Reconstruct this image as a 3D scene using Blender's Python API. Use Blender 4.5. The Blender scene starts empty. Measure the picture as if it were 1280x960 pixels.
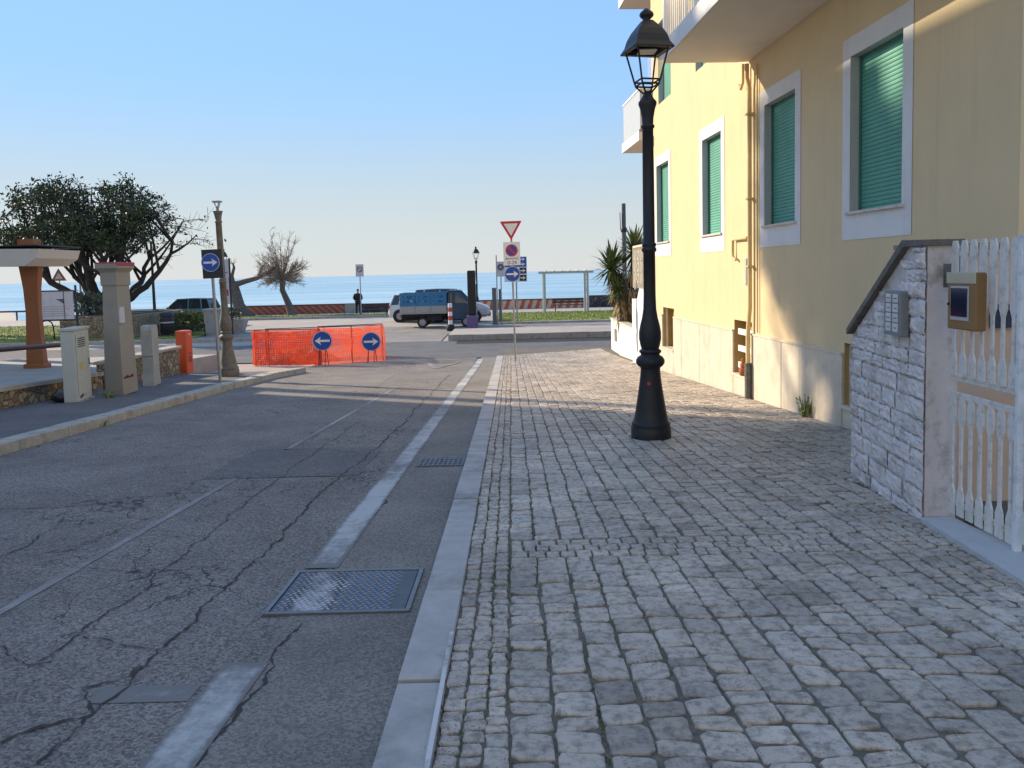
import bpy, bmesh, math, random
from mathutils import Vector, Matrix, noise as mnoise
C = bpy.context.scene.collection
SC = bpy.context.scene
R = random.Random(7)
PI = math.pi

# ------------------------------------------------------------------ camera
CAM = Vector((0, 0, 1.55)); F = 960.0; CY = 407.0
PITCH = math.radians(4.0); ROLL = math.radians(1.35)
_r0 = Vector((1, 0, 0)); _u0 = Vector((0, math.sin(PITCH), math.cos(PITCH)))
FW = Vector((0, math.cos(PITCH), -math.sin(PITCH)))
RT = _r0*math.cos(ROLL) - _u0*math.sin(ROLL); UP = _u0*math.cos(ROLL) + _r0*math.sin(ROLL)
cd = bpy.data.cameras.new('street_camera'); co = bpy.data.objects.new('street_camera', cd); C.objects.link(co)
co.matrix_world = Matrix(((RT.x, UP.x, -FW.x, CAM.x), (RT.y, UP.y, -FW.y, CAM.y), (RT.z, UP.z, -FW.z, CAM.z), (0, 0, 0, 1)))
cd.sensor_width = 36; cd.lens = 27.0; cd.shift_y = -(480-CY)/1280.0
cd.clip_start = 0.05; cd.clip_end = 60000
SC.camera = co

# ------------------------------------------------------------------ sky, sun, exposure
SUN_AZ = math.radians(-58); SUN_EL = math.radians(26)
w = bpy.data.worlds.new('World'); SC.world = w; w.use_nodes = True
nt = w.node_tree; sky = nt.nodes.new('ShaderNodeTexSky'); sky.sky_type = 'NISHITA'; sky.sun_disc = False
sky.sun_elevation = SUN_EL; sky.sun_rotation = SUN_AZ
sky.air_density = 1.0; sky.dust_density = 0.0; sky.ozone_density = 3.4; sky.altitude = 0
bw = nt.nodes.new('ShaderNodeRGBToBW'); nt.links.new(sky.outputs[0], bw.inputs[0])      # soften the glare round the sun, as the camera's exposure does
dv = nt.nodes.new('ShaderNodeMath'); dv.operation = 'MULTIPLY_ADD'; nt.links.new(bw.outputs[0], dv.inputs[0]); dv.inputs[1].default_value = 1/0.8; dv.inputs[2].default_value = 1.0
iv = nt.nodes.new('ShaderNodeMath'); iv.operation = 'DIVIDE'; iv.inputs[0].default_value = 3.45; nt.links.new(dv.outputs[0], iv.inputs[1])
scl = nt.nodes.new('ShaderNodeVectorMath'); scl.operation = 'SCALE'; nt.links.new(sky.outputs[0], scl.inputs[0]); nt.links.new(iv.outputs[0], scl.inputs[3])
gm = nt.nodes.new('ShaderNodeNewGeometry'); sxy = nt.nodes.new('ShaderNodeSeparateXYZ'); nt.links.new(gm.outputs['Incoming'], sxy.inputs[0])   # pale marine haze low over the horizon
hz = nt.nodes.new('ShaderNodeMapRange'); hz.interpolation_type = 'SMOOTHSTEP'; hz.inputs[1].default_value = -.26; hz.inputs[2].default_value = .0; hz.inputs[3].default_value = 0; hz.inputs[4].default_value = .85; nt.links.new(sxy.outputs['Z'], hz.inputs[0])
bw2 = nt.nodes.new('ShaderNodeRGBToBW'); nt.links.new(scl.outputs[0], bw2.inputs[0]); hc = nt.nodes.new('ShaderNodeVectorMath'); hc.operation = 'SCALE'; hc.inputs[0].default_value = (1.03, 1.08, 1.12); nt.links.new(bw2.outputs[0], hc.inputs[3])
hm = nt.nodes.new('ShaderNodeMix'); hm.data_type = 'RGBA'; nt.links.new(hz.outputs[0], hm.inputs[0]); nt.links.new(scl.outputs[0], hm.inputs[6]); nt.links.new(hc.outputs[0], hm.inputs[7])
nt.links.new(hm.outputs[2], nt.nodes['Background'].inputs[0]); nt.nodes['Background'].inputs[1].default_value = 0.14
sl = bpy.data.lights.new('sun', 'SUN'); so = bpy.data.objects.new('sun', sl); C.objects.link(so)
sl.energy = 3.3; sl.angle = math.radians(0.55); sl.color = (1.0, 0.84, 0.62)
SV = Vector((math.sin(SUN_AZ)*math.cos(SUN_EL), math.cos(SUN_AZ)*math.cos(SUN_EL), math.sin(SUN_EL)))
so.rotation_euler = SV.to_track_quat('Z', 'Y').to_euler(); so.location = (0, 0, 60)
vs = SC.view_settings; vs.view_transform = 'Standard'; vs.look = 'None'; vs.gamma = 1; vs.use_curve_mapping = False
vs.exposure = 1.0
SC.cycles.use_denoising = True
SC.cycles.max_bounces = 6; SC.cycles.transparent_max_bounces = 8

# ------------------------------------------------------------------ terrain height and pixel helpers
SL = 0.049; FLAT = -SL*24
def gz(x, y):
    if y <= 20: return -SL*y
    if y >= 28: return FLAT
    t = y-20
    return -SL*(20 + t - t*t/16)
def ray(px, py):
    return (FW + RT*((px-640)/F) + UP*((CY-py)/F))
def G(px, py, dz=0.0):                       # where a picture point meets the ground (raised by dz)
    d = ray(px, py); lo, hi = 0.5, 400.0
    for _ in range(60):
        m = (lo+hi)/2; p = CAM + d*m
        if p.z > gz(p.x, p.y)+dz: lo = m
        else: hi = m
    return CAM + d*lo
def D(px, py, y):                            # the point of a picture ray at distance y
    d = ray(px, py); return CAM + d*(y/d.y)

# ------------------------------------------------------------------ materials
def lin(c):
    return tuple((v/255/12.92 if v/255 <= .04045 else ((v/255+.055)/1.055)**2.4) for v in c)
MATS = {}
def M(name, col, rough=.6, var=.12, scale=6.0, bump=.0, bscale=60.0, metal=0.0, dirt=None, dscale=2.0, damt=.5, spec=.5, dist=.01, coord='Object', streak=0):
    if name in MATS: return MATS[name]
    m = bpy.data.materials.new(name); m.use_nodes = True; n = m.node_tree.nodes; l = m.node_tree.links
    b = n['Principled BSDF']; b.inputs['Roughness'].default_value = rough; b.inputs['Metallic'].default_value = metal
    b.inputs['Specular IOR Level'].default_value = spec
    tc = n.new('ShaderNodeTexCoord'); vec = tc.outputs[coord]
    nz = n.new('ShaderNodeTexNoise'); nz.inputs['Scale'].default_value = scale; nz.inputs['Detail'].default_value = 6; nz.inputs['Roughness'].default_value = .65
    l.new(vec, nz.inputs['Vector'])
    mr = n.new('ShaderNodeMapRange'); mr.inputs[1].default_value = .3; mr.inputs[2].default_value = .7; mr.inputs[3].default_value = 1-var; mr.inputs[4].default_value = 1+var
    l.new(nz.outputs['Fac'], mr.inputs[0])
    mx = n.new('ShaderNodeMix'); mx.data_type = 'RGBA'; mx.blend_type = 'MULTIPLY'; mx.inputs[0].default_value = 1
    mx.inputs[6].default_value = (*col, 1)
    cc = n.new('ShaderNodeCombineColor'); [l.new(mr.outputs[0], cc.inputs[i]) for i in range(3)]
    l.new(cc.outputs[0], mx.inputs[7]); out = mx.outputs[2]
    if dirt:
        n2 = n.new('ShaderNodeTexNoise'); n2.inputs['Scale'].default_value = dscale; n2.inputs['Detail'].default_value = 8; n2.inputs['Roughness'].default_value = .7
        l.new(vec, n2.inputs['Vector'])
        r2 = n.new('ShaderNodeMapRange'); r2.inputs[1].default_value = .5; r2.inputs[2].default_value = .72; r2.inputs[3].default_value = 0; r2.inputs[4].default_value = damt
        l.new(n2.outputs['Fac'], r2.inputs[0])
        m2 = n.new('ShaderNodeMix'); m2.data_type = 'RGBA'; m2.inputs[7].default_value = (*dirt, 1)
        l.new(r2.outputs[0], m2.inputs[0]); l.new(out, m2.inputs[6]); out = m2.outputs[2]
    if streak:
        ms = n.new('ShaderNodeMapping'); ms.inputs['Scale'].default_value = (2.6, 2.6, .16); l.new(vec, ms.inputs[0])
        n4 = n.new('ShaderNodeTexNoise'); n4.inputs['Scale'].default_value = 2.0; n4.inputs['Detail'].default_value = 7; n4.inputs['Roughness'].default_value = .7; l.new(ms.outputs[0], n4.inputs['Vector'])
        r4 = n.new('ShaderNodeMapRange'); r4.inputs[1].default_value = .52; r4.inputs[2].default_value = .78; r4.inputs[3].default_value = 0; r4.inputs[4].default_value = streak; l.new(n4.outputs['Fac'], r4.inputs[0])
        m4 = n.new('ShaderNodeMix'); m4.data_type = 'RGBA'; m4.inputs[7].default_value = (col[0]*.45, col[1]*.45, col[2]*.5, 1); l.new(r4.outputs[0], m4.inputs[0]); l.new(out, m4.inputs[6]); out = m4.outputs[2]
    l.new(out, b.inputs['Base Color'])
    if bump:
        n3 = n.new('ShaderNodeTexNoise'); n3.inputs['Scale'].default_value = bscale; n3.inputs['Detail'].default_value = 5
        l.new(vec, n3.inputs['Vector'])
        bp = n.new('ShaderNodeBump'); bp.inputs['Strength'].default_value = bump; bp.inputs['Distance'].default_value = dist
        l.new(n3.outputs['Fac'], bp.inputs['Height']); l.new(bp.outputs[0], b.inputs['Normal'])
    MATS[name] = m; return m
def nodes_of(m):
    n = m.node_tree.nodes; return n, m.node_tree.links, n['Principled BSDF']

# ------------------------------------------------------------------ mesh builder
class MB:
    def __init__(s): s.v = []; s.f = []; s.mi = []; s.sm = []; s.col = []
    def add(s, vs, fs, mi=0, smooth=False):
        k = len(s.v); s.v += [tuple(p) for p in vs]
        for f in fs: s.f.append([i+k for i in f]); s.mi.append(mi); s.sm.append(smooth)
    def box(s, x0, x1, y0, y1, z0, z1, mi=0):
        s.add([(x0,y0,z0),(x1,y0,z0),(x1,y1,z0),(x0,y1,z0),(x0,y0,z1),(x1,y0,z1),(x1,y1,z1),(x0,y1,z1)],
              [(3,2,1,0),(4,5,6,7),(0,1,5,4),(1,2,6,5),(2,3,7,6),(3,0,4,7)], mi)
        return s
    def bbox(s, x0, x1, y0, y1, z0, z1, b=.01, mi=0):       # box with chamfered edges
        bm = bmesh.new(); bmesh.ops.create_cube(bm, size=1)
        for v in bm.verts: v.co = ((x0+x1)/2+v.co.x*(x1-x0), (y0+y1)/2+v.co.y*(y1-y0), (z0+z1)/2+v.co.z*(z1-z0))
        bmesh.ops.bevel(bm, geom=bm.edges[:], offset=min(b, .45*min(x1-x0, y1-y0, z1-z0)), segments=2, affect='EDGES', profile=.5)
        bm.verts.index_update(); s.add([v.co[:] for v in bm.verts], [[v.index for v in f.verts] for f in bm.faces], mi); bm.free(); return s
    def prism(s, pts, a, b, axis='y', mi=0):                # polygon in the plane across axis, from a to b
        def q(p, t): return {'y': (p[0], t, p[1]), 'x': (t, p[0], p[1]), 'z': (p[0], p[1], t)}[axis]
        n = len(pts); vs = [q(p, a) for p in pts]+[q(p, b) for p in pts]
        fs = [list(range(n)), list(range(2*n-1, n-1, -1))]+[[i, n+i, n+(i+1) % n, (i+1) % n] for i in range(n)]
        s.add(vs, fs, mi); return s
    def tube(s, pts, rad, seg=8, mi=0, cap=True, smooth=True):
        pts = [Vector(p) for p in pts]; n = len(pts)
        if not hasattr(rad, '__len__'): rad = [rad]*n
        vs = []; prev = None
        for i, p in enumerate(pts):
            t = (pts[min(i+1, n-1)]-pts[max(i-1, 0)]).normalized()
            if prev is None:
                a = t.orthogonal().normalized()
            else:
                a = prev - t*prev.dot(t)
                a = a.normalized() if a.length > 1e-6 else t.orthogonal().normalized()
            prev = a; b = t.cross(a)
            for k in range(seg):
                an = 2*PI*k/seg; vs.append(p+(a*math.cos(an)+b*math.sin(an))*rad[i])
        fs = [[i*seg+k, i*seg+(k+1) % seg, (i+1)*seg+(k+1) % seg, (i+1)*seg+k] for i in range(n-1) for k in range(seg)]
        s.add(vs, fs, mi, smooth)
        if cap:
            s.add(vs[:seg], [list(range(seg-1, -1, -1))], mi); s.add(vs[-seg:], [list(range(seg))], mi)
        return s
    def lathe(s, prof, cx=0, cy=0, seg=24, mi=0, smooth=True):  # prof: (radius, z)
        n = len(prof); vs = [(cx+r*math.cos(2*PI*k/seg), cy+r*math.sin(2*PI*k/seg), z) for r, z in prof for k in range(seg)]
        fs = [[i*seg+k, i*seg+(k+1) % seg, (i+1)*seg+(k+1) % seg, (i+1)*seg+k] for i in range(n-1) for k in range(seg)]
        s.add(vs, fs, mi, smooth); s.add(vs[:seg], [list(range(seg-1, -1, -1))], mi); s.add(vs[-seg:], [list(range(seg))], mi); return s
    def disc(s, cx, cz, r, y0, y1, seg=32, mi=0):
        return s.prism([(cx+r*math.cos(2*PI*k/seg), cz+r*math.sin(2*PI*k/seg)) for k in range(seg)], y0, y1, 'y', mi)
    def wheel(s, x, y0, y1, z, r, seg=20, mi=0):             # disc with its axle along y
        return s.disc(x, z, r, y0, y1, seg, mi)
    def ring(s, cx, cz, r0, r1, y0, y1, seg=32, mi=0):
        vs = []; 
        for k in range(seg):
            c, sn = math.cos(2*PI*k/seg), math.sin(2*PI*k/seg)
            vs += [(cx+r0*c, y0, cz+r0*sn), (cx+r1*c, y0, cz+r1*sn), (cx+r1*c, y1, cz+r1*sn), (cx+r0*c, y1, cz+r0*sn)]
        fs = []
        for k in range(seg):
            a, b = 4*k, 4*((k+1) % seg)
            for j in range(4): fs.append([a+j, b+j, b+(j+1) % 4, a+(j+1) % 4])
        s.add(vs, fs, mi); return s
    def build(s, name, mats, parent=None, loc=None, fix=True):
        me = bpy.data.meshes.new(name); me.from_pydata(s.v, [], s.f)
        if not isinstance(mats, (list, tuple)): mats = [mats]
        for m in mats: me.materials.append(m)
        me.polygons.foreach_set('material_index', s.mi); me.polygons.foreach_set('use_smooth', s.sm)
        if fix:
            bm = bmesh.new(); bm.from_mesh(me); bmesh.ops.recalc_face_normals(bm, faces=bm.faces[:]); bm.to_mesh(me); bm.free()
        if s.col:
            ca = me.color_attributes.new('tone', 'FLOAT_COLOR', 'POINT'); ca.data.foreach_set('color', [c for v in s.col for c in (*v, 1)])
        me.update(); o = bpy.data.objects.new(name, me); C.objects.link(o)
        if parent: o.parent = parent
        if loc: o.location = loc
        return o
def tag(o, label=None, cat=None, group=None, kind=None):
    if label: o['label'] = label
    if cat: o['category'] = cat
    if group: o['group'] = group
    if kind: o['kind'] = kind
    return o
def T(name, label, cat, loc=(0, 0, 0), rz=0.0, group=None, tilt=None):
    e = bpy.data.objects.new(name, None); C.objects.link(e); e.empty_display_size = .2
    e.location = loc; e.rotation_euler = tilt if tilt else (0, 0, rz); return tag(e, label, cat, group)
def copy_tree(o, parent=None):
    c = o.copy(); C.objects.link(c)
    if parent: c.parent = parent
    for ch in list(o.children): copy_tree(ch, c)
    return c
def structure(o): o['kind'] = 'structure'; return o
def text_mesh(name, body, size, mat, parent, loc, rot=(PI/2, 0, 0), ext=.001):
    cu = bpy.data.curves.new(name, 'FONT'); cu.body = body; cu.size = size; cu.extrude = ext; cu.align_x = 'CENTER'; cu.align_y = 'CENTER'
    t = bpy.data.objects.new(name+'_curve', cu); C.objects.link(t); bpy.context.view_layer.update()
    me = bpy.data.meshes.new_from_object(t.evaluated_get(bpy.context.evaluated_depsgraph_get())); bpy.data.objects.remove(t)
    o = bpy.data.objects.new(name, me); C.objects.link(o); me.materials.clear(); me.materials.append(mat); o.parent = parent; o.location = loc; o.rotation_euler = rot
    return o

# ------------------------------------------------------------------ shared materials
m_black = M('black_iron_paint', (.018, .018, .02), .5, .15, 20, .15, 120, spec=.4)
m_dark = M('dark_painted_metal', (.022, .024, .028), .5)
m_galv = M('galvanised_steel', (.33, .34, .35), .42, .12, 12, metal=.7)
m_white = M('white_plaster', (.76, .74, .70), .8, .05, 3, .1, 90, dirt=(.5, .47, .42), dscale=1.5, damt=.25)
m_signwhite = M('sign_white', (.78, .78, .75), .45, .05)
m_signblue = M('sign_blue', (.012, .075, .36), .4, .06)
m_signred = M('sign_red', (.55, .025, .03), .4, .06)
m_signblack = M('sign_black', (.02, .02, .02), .5)
m_greyback = M('sign_back_grey', (.3, .31, .32), .5)
m_glass = M('dark_window_glass', (.03, .04, .045), .06, .05, spec=.8)
m_rubber = M('rubber', (.02, .02, .02), .8)
m_conc = M('concrete_grey', (.36, .345, .31), .85, .14, 5, .25, 70, dirt=(.17, .16, .13), dscale=3, damt=.6)
m_wood = M('dark_wood', (.06, .035, .03), .6, .25, 12)
# ================================================================== THE SETTING
def strip(name, x0, x1, y0, y1, dz, mat, sx=1, sy=.5, xf=None, kind=True, edge=0.0, seed=0, fade=False):
    """a sheet that follows the ground; xf(y) may give (x0, x1)"""
    b = MB(); ny = max(1, int((y1-y0)/sy)); rr = random.Random(seed+11)
    for j in range(ny+1):
        y = y0+(y1-y0)*j/ny; a, c = xf(y) if xf else (x0, x1)
        for i in range(sx+1):
            x = a+(c-a)*i/sx
            if edge and i in (0, sx): x += rr.uniform(-edge, edge)
            b.v.append((x, y, gz(x, y)+dz))
            if fade: b.col.append((min(1, 3*(1-abs(2*i/sx-1)))*min(1, j/3, (ny-j)/3),)*3)
    for j in range(ny):
        for i in range(sx):
            k = j*(sx+1)+i; b.f.append([k, k+1, k+sx+2, k+sx+1]); b.mi.append(0); b.sm.append(False)
    o = b.build(name, mat)
    return structure(o) if kind else o
def kerb(name, path, wdt, h, mat, side=1, z0=-.1):
    """a raised kerb of stones along a ground path; stones stay in one mesh"""
    b = MB(); rr = random.Random(3)
    pts = [Vector((p[0], p[1], 0)) for p in path]
    for a, c in zip(pts, pts[1:]):
        L = (c-a).length; n = max(1, round(L/1.0)); d = (c-a)/n; nr = Vector((-d.y, d.x, 0)).normalized()*wdt*side
        for k in range(n):
            p = a+d*k+d.normalized()*.006; q = a+d*(k+1)-d.normalized()*.006; j = rr.uniform(-.006, .006)
            ring = [p, q, q+nr, p+nr]
            ins = .012
            vs = [(v.x, v.y, gz(v.x, v.y)+z0) for v in ring]+[(v.x, v.y, gz(v.x, v.y)+h-ins+j) for v in ring]
            cen = (p+q+nr+p+nr+q)/4
            vs += [(v.x+(cen.x-v.x)*.05, v.y+(cen.y-v.y)*.05, gz(v.x, v.y)+h+j) for v in ring]
            fs = [(i, (i+1) % 4, 4+(i+1) % 4, 4+i) for i in range(4)]+[(4+i, 4+(i+1) % 4, 8+(i+1) % 4, 8+i) for i in range(4)]+[(8, 9, 10, 11)]
            b.add(vs, fs)
    return structure(b.build(name, mat))

# ---- asphalt material
def asphalt(name, col, worn, crack=.0, grain=.5):
    m = M(name, col, .85, .22, .9, dirt=worn, dscale=.7, damt=.55, spec=.3); n, l, b = nodes_of(m)
    src = b.inputs['Base Color'].links[0].from_socket
    tc = n.new('ShaderNodeTexCoord')
    v = n.new('ShaderNodeTexVoronoi'); v.inputs['Scale'].default_value = 95; l.new(tc.outputs['Object'], v.inputs['Vector'])
    r = n.new('ShaderNodeMapRange'); r.inputs[1].default_value = 0; r.inputs[2].default_value = .9; r.inputs[3].default_value = 1-grain; r.inputs[4].default_value = 1+grain
    cs = n.new('ShaderNodeSeparateColor'); l.new(v.outputs['Color'], cs.inputs[0]); l.new(cs.outputs[0], r.inputs[0])
    cc = n.new('ShaderNodeCombineColor'); [l.new(r.outputs[0], cc.inputs[i]) for i in range(3)]
    mx = n.new('ShaderNodeMix'); mx.data_type = 'RGBA'; mx.blend_type = 'MULTIPLY'; mx.inputs[0].default_value = 1
    l.new(src, mx.inputs[6]); l.new(cc.outputs[0], mx.inputs[7]); out = mx.outputs[2]
    h = v.outputs['Distance']
    if crack:
        nd = n.new('ShaderNodeTexNoise'); nd.inputs['Scale'].default_value = 2.2; nd.inputs['Detail'].default_value = 7
        l.new(tc.outputs['Object'], nd.inputs['Vector'])
        va = n.new('ShaderNodeVectorMath'); va.operation = 'MULTIPLY_ADD'; l.new(nd.outputs['Color'], va.inputs[0]); va.inputs[1].default_value = (.9, .9, .9); l.new(tc.outputs['Object'], va.inputs[2])
        v2 = n.new('ShaderNodeTexVoronoi'); v2.feature = 'DISTANCE_TO_EDGE'; v2.inputs['Scale'].default_value = 1.25; l.new(va.outputs[0], v2.inputs['Vector'])
        v3 = n.new('ShaderNodeTexVoronoi'); v3.feature = 'DISTANCE_TO_EDGE'; v3.inputs['Scale'].default_value = 4.5; l.new(va.outputs[0], v3.inputs['Vector'])
        nm = n.new('ShaderNodeTexNoise'); nm.inputs['Scale'].default_value = .55; nm.inputs['Detail'].default_value = 3; l.new(tc.outputs['Object'], nm.inputs['Vector'])
        w1 = n.new('ShaderNodeMapRange'); w1.inputs[1].default_value = .45; w1.inputs[2].default_value = .62; w1.inputs[3].default_value = 0; w1.inputs[4].default_value = .012; l.new(nm.outputs['Fac'], w1.inputs[0])
        w2 = n.new('ShaderNodeMapRange'); w2.inputs[1].default_value = .55; w2.inputs[2].default_value = .68; w2.inputs[3].default_value = 0; w2.inputs[4].default_value = .035; l.new(nm.outputs['Fac'], w2.inputs[0])
        def less(a, b_):
            q = n.new('ShaderNodeMath'); q.operation = 'LESS_THAN'; l.new(a, q.inputs[0]); l.new(b_, q.inputs[1]); return q.outputs[0]
        q = n.new('ShaderNodeMath'); q.operation = 'MAXIMUM'; l.new(less(v2.outputs['Distance'], w1.outputs[0]), q.inputs[0]); l.new(less(v3.outputs['Distance'], w2.outputs[0]), q.inputs[1])
        sc_ = n.new('ShaderNodeMath'); sc_.operation = 'MULTIPLY'; l.new(q.outputs[0], sc_.inputs[0]); sc_.inputs[1].default_value = crack
        m3 = n.new('ShaderNodeMix'); m3.data_type = 'RGBA'; m3.inputs[7].default_value = (.035, .032, .03, 1); l.new(sc_.outputs[0], m3.inputs[0]); l.new(out, m3.inputs[6]); out = m3.outputs[2]
    l.new(out, b.inputs['Base Color'])
    bp = n.new('ShaderNodeBump'); bp.inputs['Strength'].default_value = .55; bp.inputs['Distance'].default_value = .008; l.new(h, bp.inputs['Height']); l.new(bp.outputs[0], b.inputs['Normal'])
    return m
m_asph = asphalt('worn_asphalt', (.20, .175, .15), (.285, .25, .205), .8)
m_patch = asphalt('patched_asphalt', (.15, .138, .125), (.19, .175, .155), .5, .4)
m_gut = asphalt('gutter_asphalt', (.215, .19, .16), (.27, .235, .195), 0, .32)
m_cross = asphalt('cross_asphalt', (.14, .135, .13), (.19, .18, .165), .25, .25)
m_left = asphalt('sidewalk_asphalt', (.15, .14, .13), (.19, .175, .16), 0, .3)
m_prom = M('promenade_paving', (.40, .345, .28), .85, .12, .6, .2, 30, dirt=(.26, .225, .185), dscale=.35, damt=.6)
m_kerb = M('kerb_stone', (.44, .405, .36), .8, .16, 5, .3, 60, dirt=(.15, .145, .135), dscale=2.2, damt=.7)
m_kerb2 = M('kerb_stone_pale', (.40, .37, .31), .85, .18, 6, .4, 40, dirt=(.20, .16, .09), dscale=3.5, damt=.8)
m_sand = M('beach_sand', (.52, .43, .31), .95, .1, .3)

# ---- the ground as one sheet to the beach, then sand and sea
b = MB(); xs = [-260, -120, -60, -30, -15, -5, 0, 5, 15, 30, 60, 120, 260]; ys = [-60, -20, 0, 10, 20, 21, 22, 23, 24, 25, 26, 27, 28, 31, 40, 50, 57.3]
for y in ys:
    for x in xs: b.v.append((x, y, gz(x, y)-.03))
for j in range(len(ys)-1):
    for i in range(len(xs)-1):
        k = j*len(xs)+i; b.f.append([k, k+1, k+len(xs)+1, k+len(xs)]); b.mi.append(0); b.sm.append(False)
structure(b.build('ground', m_prom))
b = MB(); b.add([(-260, 57.3, FLAT-.03), (260, 57.3, FLAT-.03), (260, 95, -3.05), (-52, 95, -3.05), (-76, 130, -3.05), (-260, 170, -3.05)], [(0, 1, 2, 3, 4, 5)])
structure(b.build('beach', m_sand))
m_sea = bpy.data.materials.new('sea_water'); m_sea.use_nodes = True; n, l, p = nodes_of(m_sea)
p.inputs['Base Color'].default_value = (.05, .17, .26, 1); p.inputs['Roughness'].default_value = .22; p.inputs['IOR'].default_value = 1.33
tc = n.new('ShaderNodeTexCoord'); mp = n.new('ShaderNodeMapping'); mp.inputs['Scale'].default_value = (.12, .3, 1); l.new(tc.outputs['Object'], mp.inputs[0])
nz = n.new('ShaderNodeTexNoise'); nz.inputs['Scale'].default_value = 1.0; nz.inputs['Detail'].default_value = 8; nz.inputs['Roughness'].default_value = .6; l.new(mp.outputs[0], nz.inputs['Vector'])
bp = n.new('ShaderNodeBump'); bp.inputs['Strength'].default_value = .5; bp.inputs['Distance'].default_value = 1.2; l.new(nz.outputs['Fac'], bp.inputs['Height']); l.new(bp.outputs[0], p.inputs['Normal'])
mp2 = n.new('ShaderNodeMapping'); mp2.inputs['Scale'].default_value = (.007, .034, 1); l.new(tc.outputs['Object'], mp2.inputs[0])
nz2 = n.new('ShaderNodeTexNoise'); nz2.inputs['Scale'].default_value = 1; nz2.inputs['Detail'].default_value = 6; l.new(mp2.outputs[0], nz2.inputs['Vector'])
cr = n.new('ShaderNodeValToRGB'); cr.color_ramp.elements[0].position = .35; cr.color_ramp.elements[0].color = (.15, .35, .45, 1); cr.color_ramp.elements[1].position = .68; cr.color_ramp.elements[1].color = (.44, .61, .65, 1)
l.new(nz2.outputs['Fac'], cr.inputs[0]); l.new(cr.outputs[0], p.inputs['Base Color'])  # pale bands paint the water's shimmer into its base colour
b = MB(); b.add([(-25000, 60, -2.98), (25000, 60, -2.98), (25000, 45000, -2.98), (-25000, 45000, -2.98)], [(0, 1, 2, 3)])
structure(b.build('sea', m_sea))

# ---- street
KL = -5.95                                   # left kerb, street side
strip('street', KL+.02, -1.12, -6, 24.2, .0, m_asph, 1, .5)
strip('gutter_strip', 0, 0, -6, 24.2, .004, m_gut, 1, .35, xf=lambda y: (-1.21+.009*y, -.5), edge=.012, seed=4)
strip('cross_street', -70, 60, 24.2, 31.0, .001, m_cross, 6, .4)
strip('left_sidewalk', -8.4, KL-.28, -6, 19.6, .115, m_left, 1, .5)
kerb('left_kerb', [(KL, -4), (KL, 16.2), (KL+.1, 18.6), (KL+.42, 20.4)], .28, .13, m_kerb2, 1)
kerb('right_kerb', [(-.3, -4), (-.3, 24.1)], .2, .055, m_kerb, 1)
kerb('far_kerb', [(60, 31.0), (-2.6, 31.0)], .3, .235, m_kerb2, -1)
kerb('far_left_kerb', [(-9.5, 33.5), (-60, 33.5)], .3, .12, m_kerb2, -1)
strip('far_path', -2.6, 60, 31.3, 34.6, .225, m_prom, 4, .6)
strip('dark_asphalt_band', -2.2, 60, 29.5, 30.97, .006, asphalt('dark_band_asphalt', (.035, .034, .034), (.05, .048, .046), 0, .3), 4, .3, edge=.05)  # near-black strip laid on the road along the far kerb
m_paleasph = asphalt('pale_asphalt', (.27, .24, .20), (.33, .29, .24), .2, .2)
strip('parking_lane', -60, 60, 34.6, 40.2, -.005, m_paleasph, 4, .8)
strip('parking_entry', -9.2, -2.9, 31.0, 34.6, -.004, m_paleasph, 2, .6)

# worn white paint: shows asphalt where it has rubbed off
def paint(name, amt, col=(.47, .455, .42), fade=0):
    m = bpy.data.materials.new(name); m.use_nodes = True; n, l, p = nodes_of(m); p.inputs['Roughness'].default_value = .75
    tc = n.new('ShaderNodeTexCoord'); a = n.new('ShaderNodeTexNoise'); a.inputs['Scale'].default_value = 9; a.inputs['Detail'].default_value = 9; a.inputs['Roughness'].default_value = .75; l.new(tc.outputs['Object'], a.inputs['Vector'])
    c = n.new('ShaderNodeTexNoise'); c.inputs['Scale'].default_value = 1.1; c.inputs['Detail'].default_value = 3; l.new(tc.outputs['Object'], c.inputs['Vector'])
    ad = n.new('ShaderNodeMath'); ad.operation = 'ADD'; l.new(a.outputs['Fac'], ad.inputs[0]); l.new(c.outputs['Fac'], ad.inputs[1])
    r = n.new('ShaderNodeMapRange'); r.inputs[1].default_value = amt-.13; r.inputs[2].default_value = amt+.17; src = ad.outputs[0]
    if fade:
        at = n.new('ShaderNodeAttribute'); at.attribute_name = 'tone'; f1 = n.new('ShaderNodeMath'); f1.operation = 'MULTIPLY_ADD'; l.new(at.outputs['Fac'], f1.inputs[0]); f1.inputs[1].default_value = -fade; f1.inputs[2].default_value = fade
        f2 = n.new('ShaderNodeMath'); f2.operation = 'ADD'; l.new(f1.outputs[0], f2.inputs[0]); l.new(ad.outputs[0], f2.inputs[1]); src = f2.outputs[0]
    l.new(src, r.inputs[0])
    mx = n.new('ShaderNodeMix'); mx.data_type = 'RGBA'; mx.inputs[6].default_value = (*col, 1); mx.inputs[7].default_value = (.19, .175, .155, 1); l.new(r.outputs[0], mx.inputs[0]); l.new(mx.outputs[2], p.inputs['Base Color'])
    return m
m_line = paint('worn_white_paint', 1.04, fade=.3); m_faint = paint('faded_white_paint', .90, (.31, .29, .265)); m_ghost = paint('ghost_paint', .93, (.36, .335, .295), fade=.2)
ec = lambda y: -1.24+.0105*y
strip('edge_line', 0, 0, 4.55, 23.6, .008, m_line, 6, .04, xf=lambda y: (ec(y)-.10, ec(y)+.10), fade=True)
strip('edge_line_near', 0, 0, 1.5, 3.3, .008, m_line, 6, .03, xf=lambda y: (ec(y)-.105, ec(y)+.09), fade=True)
strip('centre_line', 0, 0, 2, 7.3, .004, m_faint, 1, .08, xf=lambda y: (-2.88+.03*y-.03, -2.88+.03*y+.03), edge=.006, seed=5)
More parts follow.
